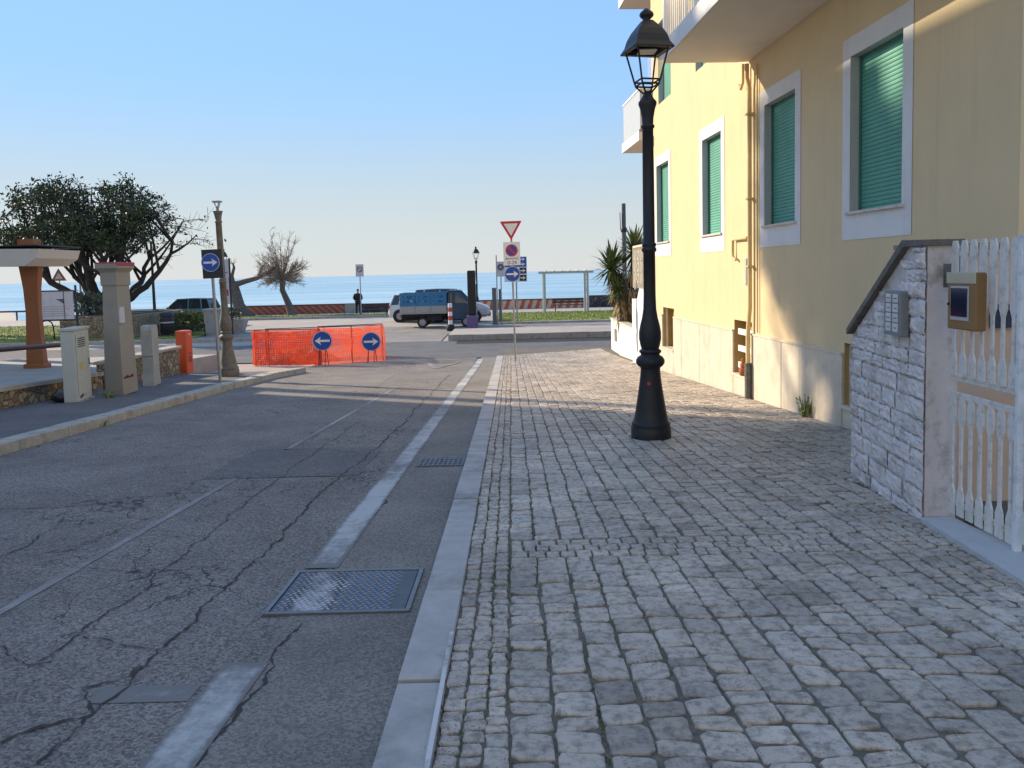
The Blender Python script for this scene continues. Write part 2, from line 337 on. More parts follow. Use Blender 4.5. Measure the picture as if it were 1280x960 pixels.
strip('centre_line_far', 0, 0, 8.6, 16, .004, m_ghost, 4, .1, xf=lambda y: (-2.88+.03*y-.035, -2.88+.03*y+.035), fade=True)
strip('parking_mark', -1.75, -1.34, 2.98, 3.12, .004, m_ghost, 6, .02, fade=True)
strip('asphalt_patch', 0, 0, 7.2, 8.75, .004, m_patch, 3, .1, xf=lambda y: (-3.0, -1.5), edge=.03, seed=8)
strip('asphalt_patch_far', 0, 0, 16, 19, .004, m_gut, 3, .3, xf=lambda y: (-4.4, -2.9), edge=.06, seed=9)
b = MB()                                      # give-way triangle worn into the asphalt at the end of the street
P3 = [(-2.5, 22.6), (-1.6, 22.6), (-2.1, 20.6)]
for a, c in zip(P3, P3[1:]+P3[:1]):
    a = Vector(a); c = Vector(c); d = (c-a).normalized(); q = Vector((-d.y, d.x))*.07
    pts = [a-q, c-q, c+q, a+q]; b.add([(v.x, v.y, gz(v.x, v.y)+.008+.0005*len(b.f)) for v in pts], [(0, 1, 2, 3)])
structure(b.build('give_way_mark', m_faint))
strip('stop_line', -5.2, -1.1, 23.5, 23.75, .007, m_ghost, 12, .08, fade=True)

strip('kerb_edge_paint', -.322, -.303, 1.2, 3.45, .065, paint('kerb_white_paint', 1.12, (.62, .59, .54)), 1, .3)
# cracks that run along the seams of the asphalt
m_crack = M('crack_dirt', (.048, .043, .038), .95, .3, 20)
cb = MB(); cr_ = random.Random(21)
def crack(pix, wd):
    pts = [G(px/1.778, 420+py/1.778) for px, py in pix]; out = []
    for a, c in zip(pts, pts[1:]):
        n = max(2, int((c-a).length/.03))
        out += [a.lerp(c, k/n) for k in range(n)]
    out.append(pts[-1]); prev = None; off = 0
    for i, p in enumerate(out):
        d = (out[min(i+1, len(out)-1)]-out[max(i-1, 0)]).normalized(); q = Vector((-d.y, d.x, 0))
        off = off*.86+cr_.uniform(-.016, .016); ww = wd*.55*cr_.uniform(.1, 1.2)
        c = p+q*off; z = gz(c.x, c.y)+.0065
        cur = ((c.x-q.x*ww, c.y-q.y*ww, z), (c.x+q.x*ww, c.y+q.y*ww, z))
        if prev: cb.add([prev[0], prev[1], cur[1], cur[0]], [(0, 1, 2, 3)])
        prev = cur
crack([(75, 955), (200, 850), (345, 720), (440, 620), (560, 510), (740, 320), (830, 260), (1000, 85)], .016)
crack([(60, 742), (180, 660), (380, 510), (600, 330), (800, 190)], .011)
crack([(0, 905), (90, 868), (190, 852)], .02); crack([(195, 850), (180, 785), (290, 760), (320, 735)], .012)
crack([(0, 492), (70, 466), (100, 440)], .014); crack([(0, 385), (130, 382), (280, 370)], .012)
crack([(425, 958), (560, 800), (660, 640)], .02); crack([(740, 520), (800, 440), (900, 290), (1010, 120), (1060, 70)], .018)
crack([(160, 515), (340, 525)], .007); crack([(495, 300), (620, 312), (742, 312)], .008); crack([(330, 185), (480, 190), (600, 180), (665, 168)], .012)
crack([(180, 672), (340, 700)], .009); crack([(0, 690), (60, 742), (110, 735)], .008)
crack([(700, 250), (860, 265)], .008)
crack([(100, 340), (220, 360), (330, 330), (430, 345)], .006); crack([(150, 480), (260, 430), (350, 400)], .006)
structure(cb.build('street_cracks', m_crack))

# ---- cobbled pavement on the right: real stones, one mesh
m_joint = M('joint_soil', (.16, .135, .10), .95, .35, 25, .6, 60, dirt=(.07, .085, .025), dscale=1.6, damt=.75)
fx = lambda y: 4.475-.055*y                    # line of the house front
def pav_edge(y): return (-.3, 3.05 if y < 7 else fx(y)+.1)
strip('pavement_bed', 0, 0, -3, 26.6, .037, m_joint, 1, .5, xf=lambda y: (-.3, (2.78 if y < 5.4 else fx(y)+.1) if y < 24 else max(-.25, fx(y)+.1)))
m_stone = bpy.data.materials.new('limestone_setts'); m_stone.use_nodes = True; n, l, p = nodes_of(m_stone); p.inputs['Roughness'].default_value = .62
at = n.new('ShaderNodeAttribute'); at.attribute_name = 'tone'; tc = n.new('ShaderNodeTexCoord')
na = n.new('ShaderNodeTexNoise'); na.inputs['Scale'].default_value = 22; na.inputs['Detail'].default_value = 8; na.inputs['Roughness'].default_value = .72; l.new(tc.outputs['Object'], na.inputs['Vector'])
ra = n.new('ShaderNodeValToRGB'); ra.color_ramp.elements[0].position = .36; ra.color_ramp.elements[0].color = (.44, .425, .40, 1); ra.color_ramp.elements[1].position = .55; ra.color_ramp.elements[1].color = (1.06, 1.05, 1.04, 1)
l.new(na.outputs['Fac'], ra.inputs[0])
mx = n.new('ShaderNodeMix'); mx.data_type = 'RGBA'; mx.blend_type = 'MULTIPLY'; mx.inputs[0].default_value = .9; l.new(at.outputs['Color'], mx.inputs[6]); l.new(ra.outputs[0], mx.inputs[7])
nb = n.new('ShaderNodeTexNoise'); nb.inputs['Scale'].default_value = 1.3; nb.inputs['Detail'].default_value = 4; l.new(tc.outputs['Object'], nb.inputs['Vector'])
rb = n.new('ShaderNodeMapRange'); rb.inputs[1].default_value = .3; rb.inputs[2].default_value = .7; rb.inputs[3].default_value = .74; rb.inputs[4].default_value = 1.18; l.new(nb.outputs['Fac'], rb.inputs[0])
cc = n.new('ShaderNodeCombineColor'); [l.new(rb.outputs[0], cc.inputs[i]) for i in range(3)]
my = n.new('ShaderNodeMix'); my.data_type = 'RGBA'; my.blend_type = 'MULTIPLY'; my.inputs[0].default_value = 1
vp = n.new('ShaderNodeTexVoronoi'); vp.inputs['Scale'].default_value = 60; l.new(tc.outputs['Object'], vp.inputs['Vector'])          # pits in the limestone
np_ = n.new('ShaderNodeTexNoise'); np_.inputs['Scale'].default_value = 5; l.new(tc.outputs['Object'], np_.inputs['Vector'])
pr_ = n.new('ShaderNodeMapRange'); pr_.inputs[1].default_value = .45; pr_.inputs[2].default_value = .75; pr_.inputs[3].default_value = 0; pr_.inputs[4].default_value = .34; l.new(np_.outputs['Fac'], pr_.inputs[0])
pl_ = n.new('ShaderNodeMath'); pl_.operation = 'LESS_THAN'; l.new(vp.outputs['Distance'], pl_.inputs[0]); l.new(pr_.outputs[0], pl_.inputs[1])
pm = n.new('ShaderNodeMix'); pm.data_type = 'RGBA'; pm.inputs[7].default_value = (.13, .115, .09, 1); ps = n.new('ShaderNodeMath'); ps.operation = 'MULTIPLY'; l.new(pl_.outputs[0], ps.inputs[0]); ps.inputs[1].default_value = .7; l.new(ps.outputs[0], pm.inputs[0]); l.new(mx.outputs[2], pm.inputs[6]); l.new(pm.outputs[2], my.inputs[6]); l.new(cc.outputs[0], my.inputs[7]); l.new(my.outputs[2], p.inputs['Base Color'])
nc = n.new('ShaderNodeTexNoise'); nc.inputs['Scale'].default_value = 55; nc.inputs['Detail'].default_value = 6; l.new(tc.outputs['Object'], nc.inputs['Vector'])
ad = n.new('ShaderNodeMath'); ad.operation = 'ADD'; l.new(nc.outputs['Fac'], ad.inputs[0]); l.new(na.outputs['Fac'], ad.inputs[1])
bp = n.new('ShaderNodeBump'); bp.inputs['Strength'].default_value = .8; bp.inputs['Distance'].default_value = .010; l.new(ad.outputs[0], bp.inputs['Height']); l.new(bp.outputs[0], p.inputs['Normal'])
sb = MB(); rs = random.Random(5)
def stone(q, top=.05):
    """q: four corners anticlockwise (x, y)"""
    q = [Vector((a, c)) for a, c in q]; cen = sum(q, Vector((0, 0)))/4; far = cen.y > 13
    if cen.y > 24.3+.55*cen.x: return
    out = []
    for i in range(4):
        a = q[i-1]; c = q[i]; d = q[(i+1) % 4]; u1 = (a-c); u2 = (d-c)
        s1 = min(.022, u1.length*.14)*rs.uniform(.3, 1.4); s2 = min(.022, u2.length*.14)*rs.uniform(.3, 1.4)
        out.append(c+u1.normalized()*s1); out.append(c+u2.normalized()*s2)
        if not far:
            mid = (c+d)/2; nrm = (mid-cen).normalized(); out.append(mid+nrm*rs.uniform(-.005, .004))
    n = len(out); tx, ty = rs.uniform(-.03, .03), rs.uniform(-.03, .03); h = top+rs.uniform(-.0045, .004)+.006*mnoise.noise((cen.x*1.2, cen.y*1.2, 0))
    def zz(v, dz): return gz(v.x, v.y)+h+dz+tx*(v.x-cen.x)+ty*(v.y-cen.y)
    def sh(v, s): d = cen-v; return v+d*(s/max(d.length, .02))
    r1 = [sh(v, .003) for v in out]; r2 = [sh(v, .009) for v in out]
    vs = [(v.x, v.y, gz(v.x, v.y)) for v in out]+[(v.x, v.y, zz(v, -.007)) for v in out]+[(v.x, v.y, zz(v, -.002)) for v in r1]+[(v.x, v.y, zz(v, 0)+.0015*rs.uniform(-1, 1)) for v in r2]+[(cen.x, cen.y, zz(cen, .0005))]
    fs = []
    for k in range(3):
        for i in range(n): fs.append((k*n+i, k*n+(i+1) % n, (k+1)*n+(i+1) % n, (k+1)*n+i))
    fs += [(3*n+i, 3*n+(i+1) % n, 4*n) for i in range(n)]
    sb.add(vs, fs, 0, False)
    t = rs.choice((1, 1, 1, .92, .95, 1.05, .86, 1.06))*rs.uniform(.92, 1.06); k = rs.random()
    base = (.54, .46, .37)
    if k < .13: base = (.50, .435, .36)
    elif k < .24: base = (.53, .445, .35)
    elif k < .30: base = (.42, .36, .29)
    sb.col += [tuple(v*t for v in base)]*len(vs)
def column(xl, xr, y0, y1, la, lb, g=.006, skip=None):
    y = y0
    while y < y1-.01:
        L = rs.uniform(la, lb)*(1.5 if rs.random() < .1 else 1)
        if y1-y-L < la*.7: L = y1-y
        ya, yb = y+g, y+L-g
        if not (skip and skip(xl(y), y+L/2)):
            j = lambda: rs.uniform(-.007, .007)
            sk = rs.uniform(-.030, .030)*(xr(ya)-xl(ya))/.25
            gg = g*rs.uniform(.6, 1.5)
            stone([(xl(ya)+gg+j(), ya+j()-sk), (xr(ya)-gg+j(), ya+j()+sk), (xr(yb)-gg+j(), yb+j()+sk*.6), (xl(yb)+gg+j(), yb+j()-sk*.6)])
        y += L
def edge_wobble(seed):
    return lambda y: .007*mnoise.noise((seed*3.7, y*1.1, 0))*2
for k in range(3):                               # three narrow courses along the kerb
    a = -.297+.083*k; w1, w2 = edge_wobble(k), edge_wobble(k+1)
    column(lambda y, a=a, w1=w1, k=k: a+(w1(y) if k else 0), lambda y, a=a, w2=w2: a+.083+w2(y), 1.4, 24.6, .05, .095, .005)
NB = 26
def ux(u, y): return -.045+(fx(y)-.06+.045)*u
def in_thr(x, y): return (y < 5.6 and x > 2.17) or (y < 6.3 and x > 2.8)
for k in range(NB):
    w1, w2 = edge_wobble(k+3), edge_wobble(k+4)
    lf = lambda y, k=k, w1=w1: ux(k/NB, y)+w1(y); rt0 = lambda y, k=k, w2=w2: ux((k+1)/NB, y)+w2(y); rt = lambda y, rt0=rt0: 2.237 if y < 5.6 and 2.165 < rt0(y) < 2.45 else rt0(y)
    column(lf, rt, 1.35+rs.uniform(0, .15), 4.53, .09, .19, .006, in_thr); column(lf, rt, 4.885, 26.4, .09, .19, .006, in_thr)
for r_ in range(3):                              # small setts crossing the pavement by the manhole
    x = -.04
    while x < 2.0:
        L = min(rs.uniform(.07, .13), max(.05, 2.02-x)); y = 4.53+.115*r_; o = rs.uniform(-.012, .012)
        stone([(x+.005, y+.005+o), (x+L-.005, y+.005-o), (x+L-.005, y+.11+o), (x+.005, y+.11-o)]); x += L
[stone([(2.04+.1*i, 4.535+.115*j), (2.13+.1*i, 4.535+.115*j), (2.13+.1*i, 4.64+.115*j), (2.04+.1*i, 4.64+.115*j)]) for i in range(2) for j in range(3)]
for k in range(5):                               # narrow courses in front of the gate threshold
    a = 2.24+.104*k
    column(lambda y, a=a: a, lambda y, a=a: a+.104, 1.5, 5.6, .07, .14, .006, lambda x, y: y > 5.0 and x > 2.72-.09*(y-5))
structure(sb.build('cobbled_pavement', m_stone, fix=False))

# ---- lawns (a thin green sheet with blades on top)
m_grass = M('lawn_turf', (.22, .25, .05), .95, .25, 3, dirt=(.26, .22, .08), dscale=.6, damt=.6)
m_blade = M('grass_blades', (.24, .29, .05), .8, .3, 2)
def lawn(poly, seed, dens):
    rr = random.Random(seed); x0 = min(p[0] for p in poly); x1 = max(p[0] for p in poly); y0 = min(p[1] for p in poly); y1 = max(p[1] for p in poly)
    b = MB(); b.prism(poly, FLAT-.05, FLAT+.05, 'z'); structure(b.build('lawn', m_grass))
    g = MB()
    def inside(x, y):
        c = False
        for (ax, ay), (bx, by) in zip(poly, poly[1:]+poly[:1]):
            if (ay > y) != (by > y) and x < (bx-ax)*(y-ay)/(by-ay)+ax: c = not c
        return c
    for _ in range(int((x1-x0)*(y1-y0)*dens)):
        x, y = rr.uniform(x0, x1), rr.uniform(y0, y1)
        if not inside(x, y): continue
        a = rr.uniform(0, PI); h = rr.uniform(.03, .09); w_ = .02; lx, ly = rr.uniform(-.03, .03), rr.uniform(-.03, .03)
        g.add([(x-w_*math.cos(a), y-w_*math.sin(a), FLAT+.05), (x+w_*math.cos(a), y+w_*math.sin(a), FLAT+.05), (x+lx, y+ly, FLAT+.05+h)], [(0, 1, 2)])
    tag(g.build('grass', m_blade, fix=False), 'short sunlit grass blades growing on the lawn', 'grass', kind='stuff')
lawn([(-.9, 40.6), (14, 40.6), (14, 50.5), (-.9, 50.5)], 1, 90)
lawn([(-40, 34.5), (-14.6, 34.5), (-15.2, 40), (-18.5, 48), (-40, 48)], 2, 50)
lawn([(-19.5, 52.2), (-8.5, 52.2), (-8.5, 54.0), (-19.5, 54.0)], 3, 60)
kerb('lawn_kerb', [(14, 40.3), (-1.1, 40.3)], .22, .10, m_kerb, -1)
kerb('verge_kerb', [(-8, 50.0), (-20, 50.0)], .25, .12, m_kerb, -1)
# ================================================================== THE YELLOW HOUSE
m_yel = M('yellow_render', (.72, .56, .33), .88, .05, 1.2, .25, 140, dirt=(.66, .51, .29), dscale=.8, damt=.4, dist=.004, streak=.22)
m_peach = M('peach_render', (.62, .36, .19), .88, .07, 2, .2, 100, dirt=(.40, .25, .15), dscale=1.5, damt=.5)
m_band = M('white_window_band', (.74, .73, .71), .85, .05, 2, .1, 120, dirt=(.60, .58, .53), dscale=2.5, damt=.5, streak=.2)
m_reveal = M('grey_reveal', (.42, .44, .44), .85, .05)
m_trav = M('travertine_panel', (.66, .58, .455), .6, .10, 3.0, .15, 60, dirt=(.42, .36, .27), dscale=2.2, damt=.6, streak=.35)
m_sill = M('sill_marble', (.60, .55, .49), .6, .12, 10, dirt=(.30, .25, .2), dscale=6, damt=.5)
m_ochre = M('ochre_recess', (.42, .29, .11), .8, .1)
m_pipe = M('yellow_drainpipe', (.64, .49, .23), .55, .1, 5)
m_soff = M('balcony_soffit', (.70, .64, .54), .88, .05, 1.2, dirt=(.56, .50, .42), dscale=.9, damt=.4)
m_rail = M('white_railing_paint', (.76, .75, .72), .5, .05)
m_green = M('green_shutter', (.11, .36, .27), .55, .16, 1.6, dirt=(.16, .34, .27), dscale=3, damt=.5, streak=.25)
# roller shutter: slats are modelled by the mesh below
HX, HRZ = 4.475, math.atan(.055)
house = T('yellow_house', 'pale yellow house with green roller shutters and white window bands beside the cobbled pavement', 'house', (HX, 0, 0), HRZ)
Y0, Y1, ZT = 6.28, 18.65, 12.0
WINS = [(c-.54, c+.54, 2.15, 3.93) for c in (8.51, 11.10, 14.16, 17.70)]
BASE = [(8.30, 9.16, -.14, .61), (12.17, 12.98, -.24, .66), (16.8, 17.75, -.25, .66)]
DOORS = [(9.6, 10.7, 4.93, 7.1), (14.0, 15.1, 5.3, 7.1), (16.9, 18.0, 5.3, 7.1), (7.3, 8.3, 5.3, 7.1)]
HOLES = WINS+BASE+DOORS
def holed(b, holes, y0, y1, z0, z1, x=0.0, depth=.13):
    ys = sorted({y0, y1, *[h[0] for h in holes], *[h[1] for h in holes]}); zs = sorted({z0, z1, *[h[2] for h in holes], *[h[3] for h in holes]})
    for a, c in zip(ys, ys[1:]):
        for d, e in zip(zs, zs[1:]):
            if any(h[0] <= (a+c)/2 <= h[1] and h[2] <= (d+e)/2 <= h[3] for h in holes): continue
            b.add([(x, a, d), (x, a, e), (x, c, e), (x, c, d)], [(0, 1, 2, 3)])
wl = MB(); holed(wl, HOLES, Y0, Y1, -1.6, ZT)
wl.add([(0, Y0, -1.6), (0, Y0, ZT), (.16, Y0, ZT), (.16, Y0, -1.6)], [(0, 1, 2, 3)]); wl.add([(0, Y1, -1.6), (0, Y1, ZT), (.16, Y1, ZT), (.16, Y1, -1.6)], [(3, 2, 1, 0)])
wl.build('facade_wall', m_yel, house, fix=False)
sw = MB(); sw.box(.26, 11, Y0, Y1, -1.6, ZT); sw.box(.16, .26, Y0, Y0+.02, -1.6, ZT); sw.box(.16, .26, Y1-.02, Y1, -1.6, ZT); sw.build('side_wall', m_peach, house)
rf = MB(); rf.bbox(-.5, 11.4, Y0-.4, Y1+.4, ZT, ZT+.25, .03); rf.build('roof', m_white, house)
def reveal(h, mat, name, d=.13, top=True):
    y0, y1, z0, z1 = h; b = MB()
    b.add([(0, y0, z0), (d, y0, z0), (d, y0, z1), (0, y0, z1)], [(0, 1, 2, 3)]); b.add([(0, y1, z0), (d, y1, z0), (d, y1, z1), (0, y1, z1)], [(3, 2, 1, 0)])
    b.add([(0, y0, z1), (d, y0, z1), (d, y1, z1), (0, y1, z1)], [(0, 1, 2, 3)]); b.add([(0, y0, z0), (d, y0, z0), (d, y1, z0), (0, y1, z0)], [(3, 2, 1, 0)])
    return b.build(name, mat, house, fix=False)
def shutter_mesh(y0, y1, z0, z1, x=.12):
    b = MB(); z = z0; n = round((z1-z0)/.048); h = (z1-z0)/n
    prof = []
    for i in range(n):
        for t, dx in ((0, .012), (.12, .003), (.5, 0), (.88, .003)): prof.append((x+dx, z0+(i+t)*h))
    prof.append((x+.012, z1))
    vs = [(px, yy, pz) for px, pz in prof for yy in (y0, y1)]
    b.add(vs, [(2*i, 2*i+1, 2*i+3, 2*i+2) for i in range(len(prof)-1)], 0, False); return b
for h in WINS:
    y0, y1, z0, z1 = h
    f = MB(); o = .18
    for q in ((y0-o, y0, z0-.32, z1+.22), (y1, y1+o, z0-.32, z1+.22), (y0, y1, z1, z1+.22), (y0, y1, z0-.32, z0)):
        f.add([(-.006, q[0], q[2]), (-.006, q[0], q[3]), (-.006, q[1], q[3]), (-.006, q[1], q[2])], [(0, 1, 2, 3)])
    win = f.build('window', m_band, house, fix=False)
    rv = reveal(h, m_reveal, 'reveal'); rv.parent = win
    s = shutter_mesh(y0, y1, z0, z1).build('roller_shutter', m_green, win, fix=False)
    g = MB(); g.box(.10, .135, y0, y0+.03, z0, z1); g.box(.10, .135, y1-.03, y1, z0, z1); g.box(.105, .135, y0+.03, y1-.03, z1-.035, z1); g.build('shutter_guide', M('shutter_guide_paint', (.05, .16, .13), .5), win)
    g = MB(); g.bbox(-.045, .11, y0-.05, y1+.05, z0-.03, z0+.004, .006); g.build('sill', m_sill, win)
for h in DOORS:
    y0, y1, z0, z1 = h
    rv = reveal(h, m_reveal, 'balcony_door', .13); s = shutter_mesh(y0, y1, z0, z1).build('roller_shutter', m_green, rv, fix=False)
# basement openings
for i, h in enumerate(BASE):
    y0, y1, z0, z1 = h
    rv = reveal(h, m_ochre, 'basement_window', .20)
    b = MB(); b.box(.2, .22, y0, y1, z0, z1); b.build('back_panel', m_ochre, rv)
    if i == 1:
        b = MB()
        for k in range(3): b.bbox(.02, .05, y0, y1-.12, z0+.1+.28*k, z0+.2+.28*k, .006)
        b.build('white_slat', m_white, rv)
    else:
        b = MB(); b.box(.06, .1, y0, y0+.16, z0, z1); b.box(.06, .1, y1-.05, y1, z0, z1); b.build('shutter_frame', m_trav, rv)
    b = MB(); b.bbox(-.05, .19, y0-.03, y1+.03, z0-.04, z0+.003, .005); b.build('sill', m_trav, rv)
# travertine plinth: separate panels with joints, one mesh
b = MB(); y = Y0; rr = random.Random(9)
cuts = sorted([Y0, Y1]+[v for h in BASE for v in h[:2]])
def pan(y0, y1, z1):
    n = max(1, round((y1-y0)/.62))
    for k in range(n):
        a = y0+(y1-y0)*k/n+.004; c = y0+(y1-y0)*(k+1)/n-.004; d = -.028+rr.uniform(-.003, .003)
        b.bbox(d, -.001, a, c, gz(0, (a+c)/2)-.5, z1, .004)
y = Y0
for h in BASE:
    pan(y, h[0]-.004, .46); pan(h[0]+.004, h[1]-.004, h[2]-.045); y = h[1]
pan(y, Y1, .46)
b.build('plinth', m_trav, house)
b = MB(); yy = Y0
for h in BASE: b.bbox(-.04, -.001, yy, h[0]-.005, .461, .49, .004); yy = h[1]+.005
b.bbox(-.04, -.001, yy, Y1, .461, .49, .004); b.build('plinth_cap', m_trav, house)
# balconies
def balcony(name, x0, x1, y0, y1, z, panel=False, far=True):
    s = MB(); s.bbox(x0, x1, y0, y1, z, z+.20, .012); o = s.build(name, [m_soff], house)
    e = MB(); e.box(x0-.012, x0-.003, y0, y1, z+.0, z+.24); e.box(x0, x1-.15, y1+.003, y1+.012, z+.0, z+.24); e.build('fascia', m_white, o)
    if panel:
        r_ = MB(); r_.box(x0+.03, x0+.05, y0+.04, y1-.04, z+.28, z+1.2); r_.box(x0+.04, x1-.15, y1-.05, y1-.03, z+.28, z+1.2); r_.box(x0+.04, x1-.15, y0+.03, y0+.05, z+.28, z+1.2); r_.build('balcony_panel', M('frosted_panel', (.50, .52, .53), .35, .05), o)
        r_ = MB(); r_.box(x0+.015, x0+.065, y0+.02, y1-.02, z+1.2, z+1.25); r_.box(x0+.065, x1-.15, y0+.02, y0+.06, z+1.2, z+1.25); r_.build('handrail', m_rail, o)
    else:
        r_ = MB(); n = int((y1-y0)/.11)
        for k in range(n+1):
            yy = y0+.06+(y1-y0-.12)*k/n; r_.tube([(x0+.06, yy, z+.22), (x0+.06, yy, z+1.12)], .011, 6)
        m_ = int((x1-x0)/.11)
        for k in range(1, m_): r_.tube([(x0+.06+k*.11, y1-.06, z+.22), (x0+.06+k*.11, y1-.06, z+1.12)], .011, 6)
        r_.build('balusters', m_rail, o)
        r_ = MB(); r_.bbox(x0+.03, x0+.09, y0, y1, z+1.12, z+1.16, .008); r_.bbox(x0+.09, x1-.01, y1-.09, y1-.03, z+1.12, z+1.16, .008); r_.box(x0+.045, x0+.075, y0+.05, y1-.05, z+.29, z+.32); r_.build('handrail', m_rail, o)
        r_ = MB(); r_.bbox(x0+.02, x0+.10, y1-.10, y1-.02, z+.2, z+1.24, .006); r_.bbox(x0+.02, x0+.10, (y0+y1)/2, (y0+y1)/2+.08, z+.2, z+1.24, .006); r_.build('rail_post', m_rail, o)
    return o
balcony('balcony', -1.38, -.003, 5.7, 12.30, 4.74)
balcony('balcony', -1.38, -.003, 14.2, 18.3, 8.3)
balcony('balcony', -.30, 2.6, Y1+.01, 20.7, 4.62, panel=True)
balcony('balcony', -.34, 2.6, Y1+.01, 20.7, 8.35, panel=True)
# drainpipes and gas riser on the wall
b = MB(); b.tube([(-.10, 12.10, 4.66), (-.10, 12.10, 4.45), (-.06, 12.10, 4.3), (-.06, 12.10, .9), (-.075, 12.12, .62), (-.085, 12.12, .45), (-.085, 12.12, -.15)], .034, 10); o1 = b.build('drainpipe', m_pipe, house)
b = MB(); b.tube([(-.085, 12.12, .02), (-.085, 12.12, -.58)], .052, 10); b.build('pipe_shoe', M('rusty_iron', (.13, .12, .11), .8, .4, 20, .4, 40), o1)
b = MB(); [b.box(-.11, -.001, 12.04, 12.16, z-.015, z+.015) for z in (3.9, 2.6, 1.55)]; b.build('pipe_bracket', m_pipe, o1)
b = MB(); b.tube([(-.03, 11.86, 4.6), (-.03, 11.86, .52)], .013, 8); b.build('cable_conduit', m_pipe, house)
b = MB(); b.tube([(-.10, 12.27, 4.7), (-.10, 12.27, 4.42), (-.10, 12.36, 4.34), (-.10, 12.44, 4.42)], .024, 8); b.tube([(-.05, 12.25, 2.0), (-.05, 12.9, 2.0), (-.05, 12.9, 1.72), (-.05, 12.75, 1.66)], .024, 8); b.build('vent_pipe', m_pipe, house)
b = MB(); b.bbox(-.02, -.001, 12.36, 12.43, 1.25, 1.68, .004); b.build('meter_label_plate', m_reveal, house)

# pot plant figure on the basement sill
def at_house(x, y, z): return house_m @ Vector((x, y, z))
house_m = Matrix.Translation((HX, 0, 0)) @ Matrix.Rotation(HRZ, 4, 'Z')
p = at_house(-.02, 12.52, -.235)
t = T('terracotta_figure', 'small terracotta pot ornament standing on the sill of the barred basement opening', 'ornament', p)
m_terra = M('terracotta', (.42, .13, .05), .8, .2, 20)
b = MB(); b.lathe([(.02, 0), (.05, .003), (.065, .05), (.07, .09), (.055, .13)], seg=14); b.build('pot', m_terra, t)
b = MB(); b.lathe([(.035, .13), (.05, .16), (.045, .2), (.02, .225), (.03, .245), (.028, .275), (.005, .29)], seg=12); b.build('figure_top', m_terra, t)

# ================================================================== TERRACE, GARDEN WALL, YUCCA beyond the house
t = T('terrace', 'white rendered terrace with cream ornate iron railing at the far corner of the yellow house', 'terrace', (3.32, 18.72, gz(3, 19)))
gz0 = -gz(3, 19)
b = MB(); b.prism([(0, -.2), (2.1, -.2), (2.1, gz0+.75), (1.3, gz0+.75), (.9, gz0+1.05), (0, gz0+1.05)], -.05, 4.0, 'x'); b.build('terrace_block', m_white, t)
b = MB(); m_cream = M('cream_iron', (.62, .57, .45), .6, .1)
for k in range(15): b.tube([(-.02, .06+.125*k, gz0+1.05), (-.02, .06+.125*k, gz0+2.1)], .012, 6)
for k in range(4):
    for q in range(3):
        c = Vector((-.02, .3+.45*k, gz0+1.3+.3*q)); b.tube([c+Vector((0, .12*math.cos(a*PI/6), .12*math.sin(a*PI/6))) for a in range(13)], .012, 5)
b.box(-.012, -.004, .02, 1.85, gz0+1.12, gz0+2.05)
b.build('railing_infill', m_cream, t)
b = MB(); b.bbox(-.05, .01, 0, 1.9, gz0+2.1, gz0+2.16, .008); b.bbox(-.05, .01, 0, .06, gz0+1.05, gz0+2.1, .008); b.bbox(-.05, .01, 1.84, 1.9, gz0+1.05, gz0+2.1, .008); b.build('railing_frame', m_cream, t)
gw = T('garden_wall', 'low white rendered garden wall on the corner below the yucca', 'wall', (3.38, 20.75, FLAT))
b = MB(); b.bbox(0, .22, 0, 5.4, -.3, 1.04, .015); b.bbox(.22, 5, 5.2, 5.4, -.3, 1.04, .015); b.build('wall_body', M('bright_white_render', (.80, .77, .69), .85, .04, 2), gw)
b = MB(); b.bbox(-.03, .25, -.02, 5.43, 1.04, 1.09, .01); b.bbox(.25, 5, 5.17, 5.43, 1.04, 1.09, .01); b.build('coping', m_trav, gw)
b = MB(); b.bbox(-.045, -.001, 4.0, 4.3, .40, .80, .01); b.build('meter_hatch', m_greyback, gw)
b = MB(); b.box(.22, 4.6, 0, 5.2, -.2, .82); b.build('planting_soil', M('dry_soil', (.10, .075, .05), .95, .3, 8), gw)
m_yuc = M('yucca_leaf', (.085, .125, .035), .5, .35, 3, spec=.6); m_dryleaf = M('dry_yucca_leaf', (.33, .24, .11), .8, .3, 4); m_bark = M('tree_bark', (.085, .07, .055), .9, .3, 9, .6, 20)
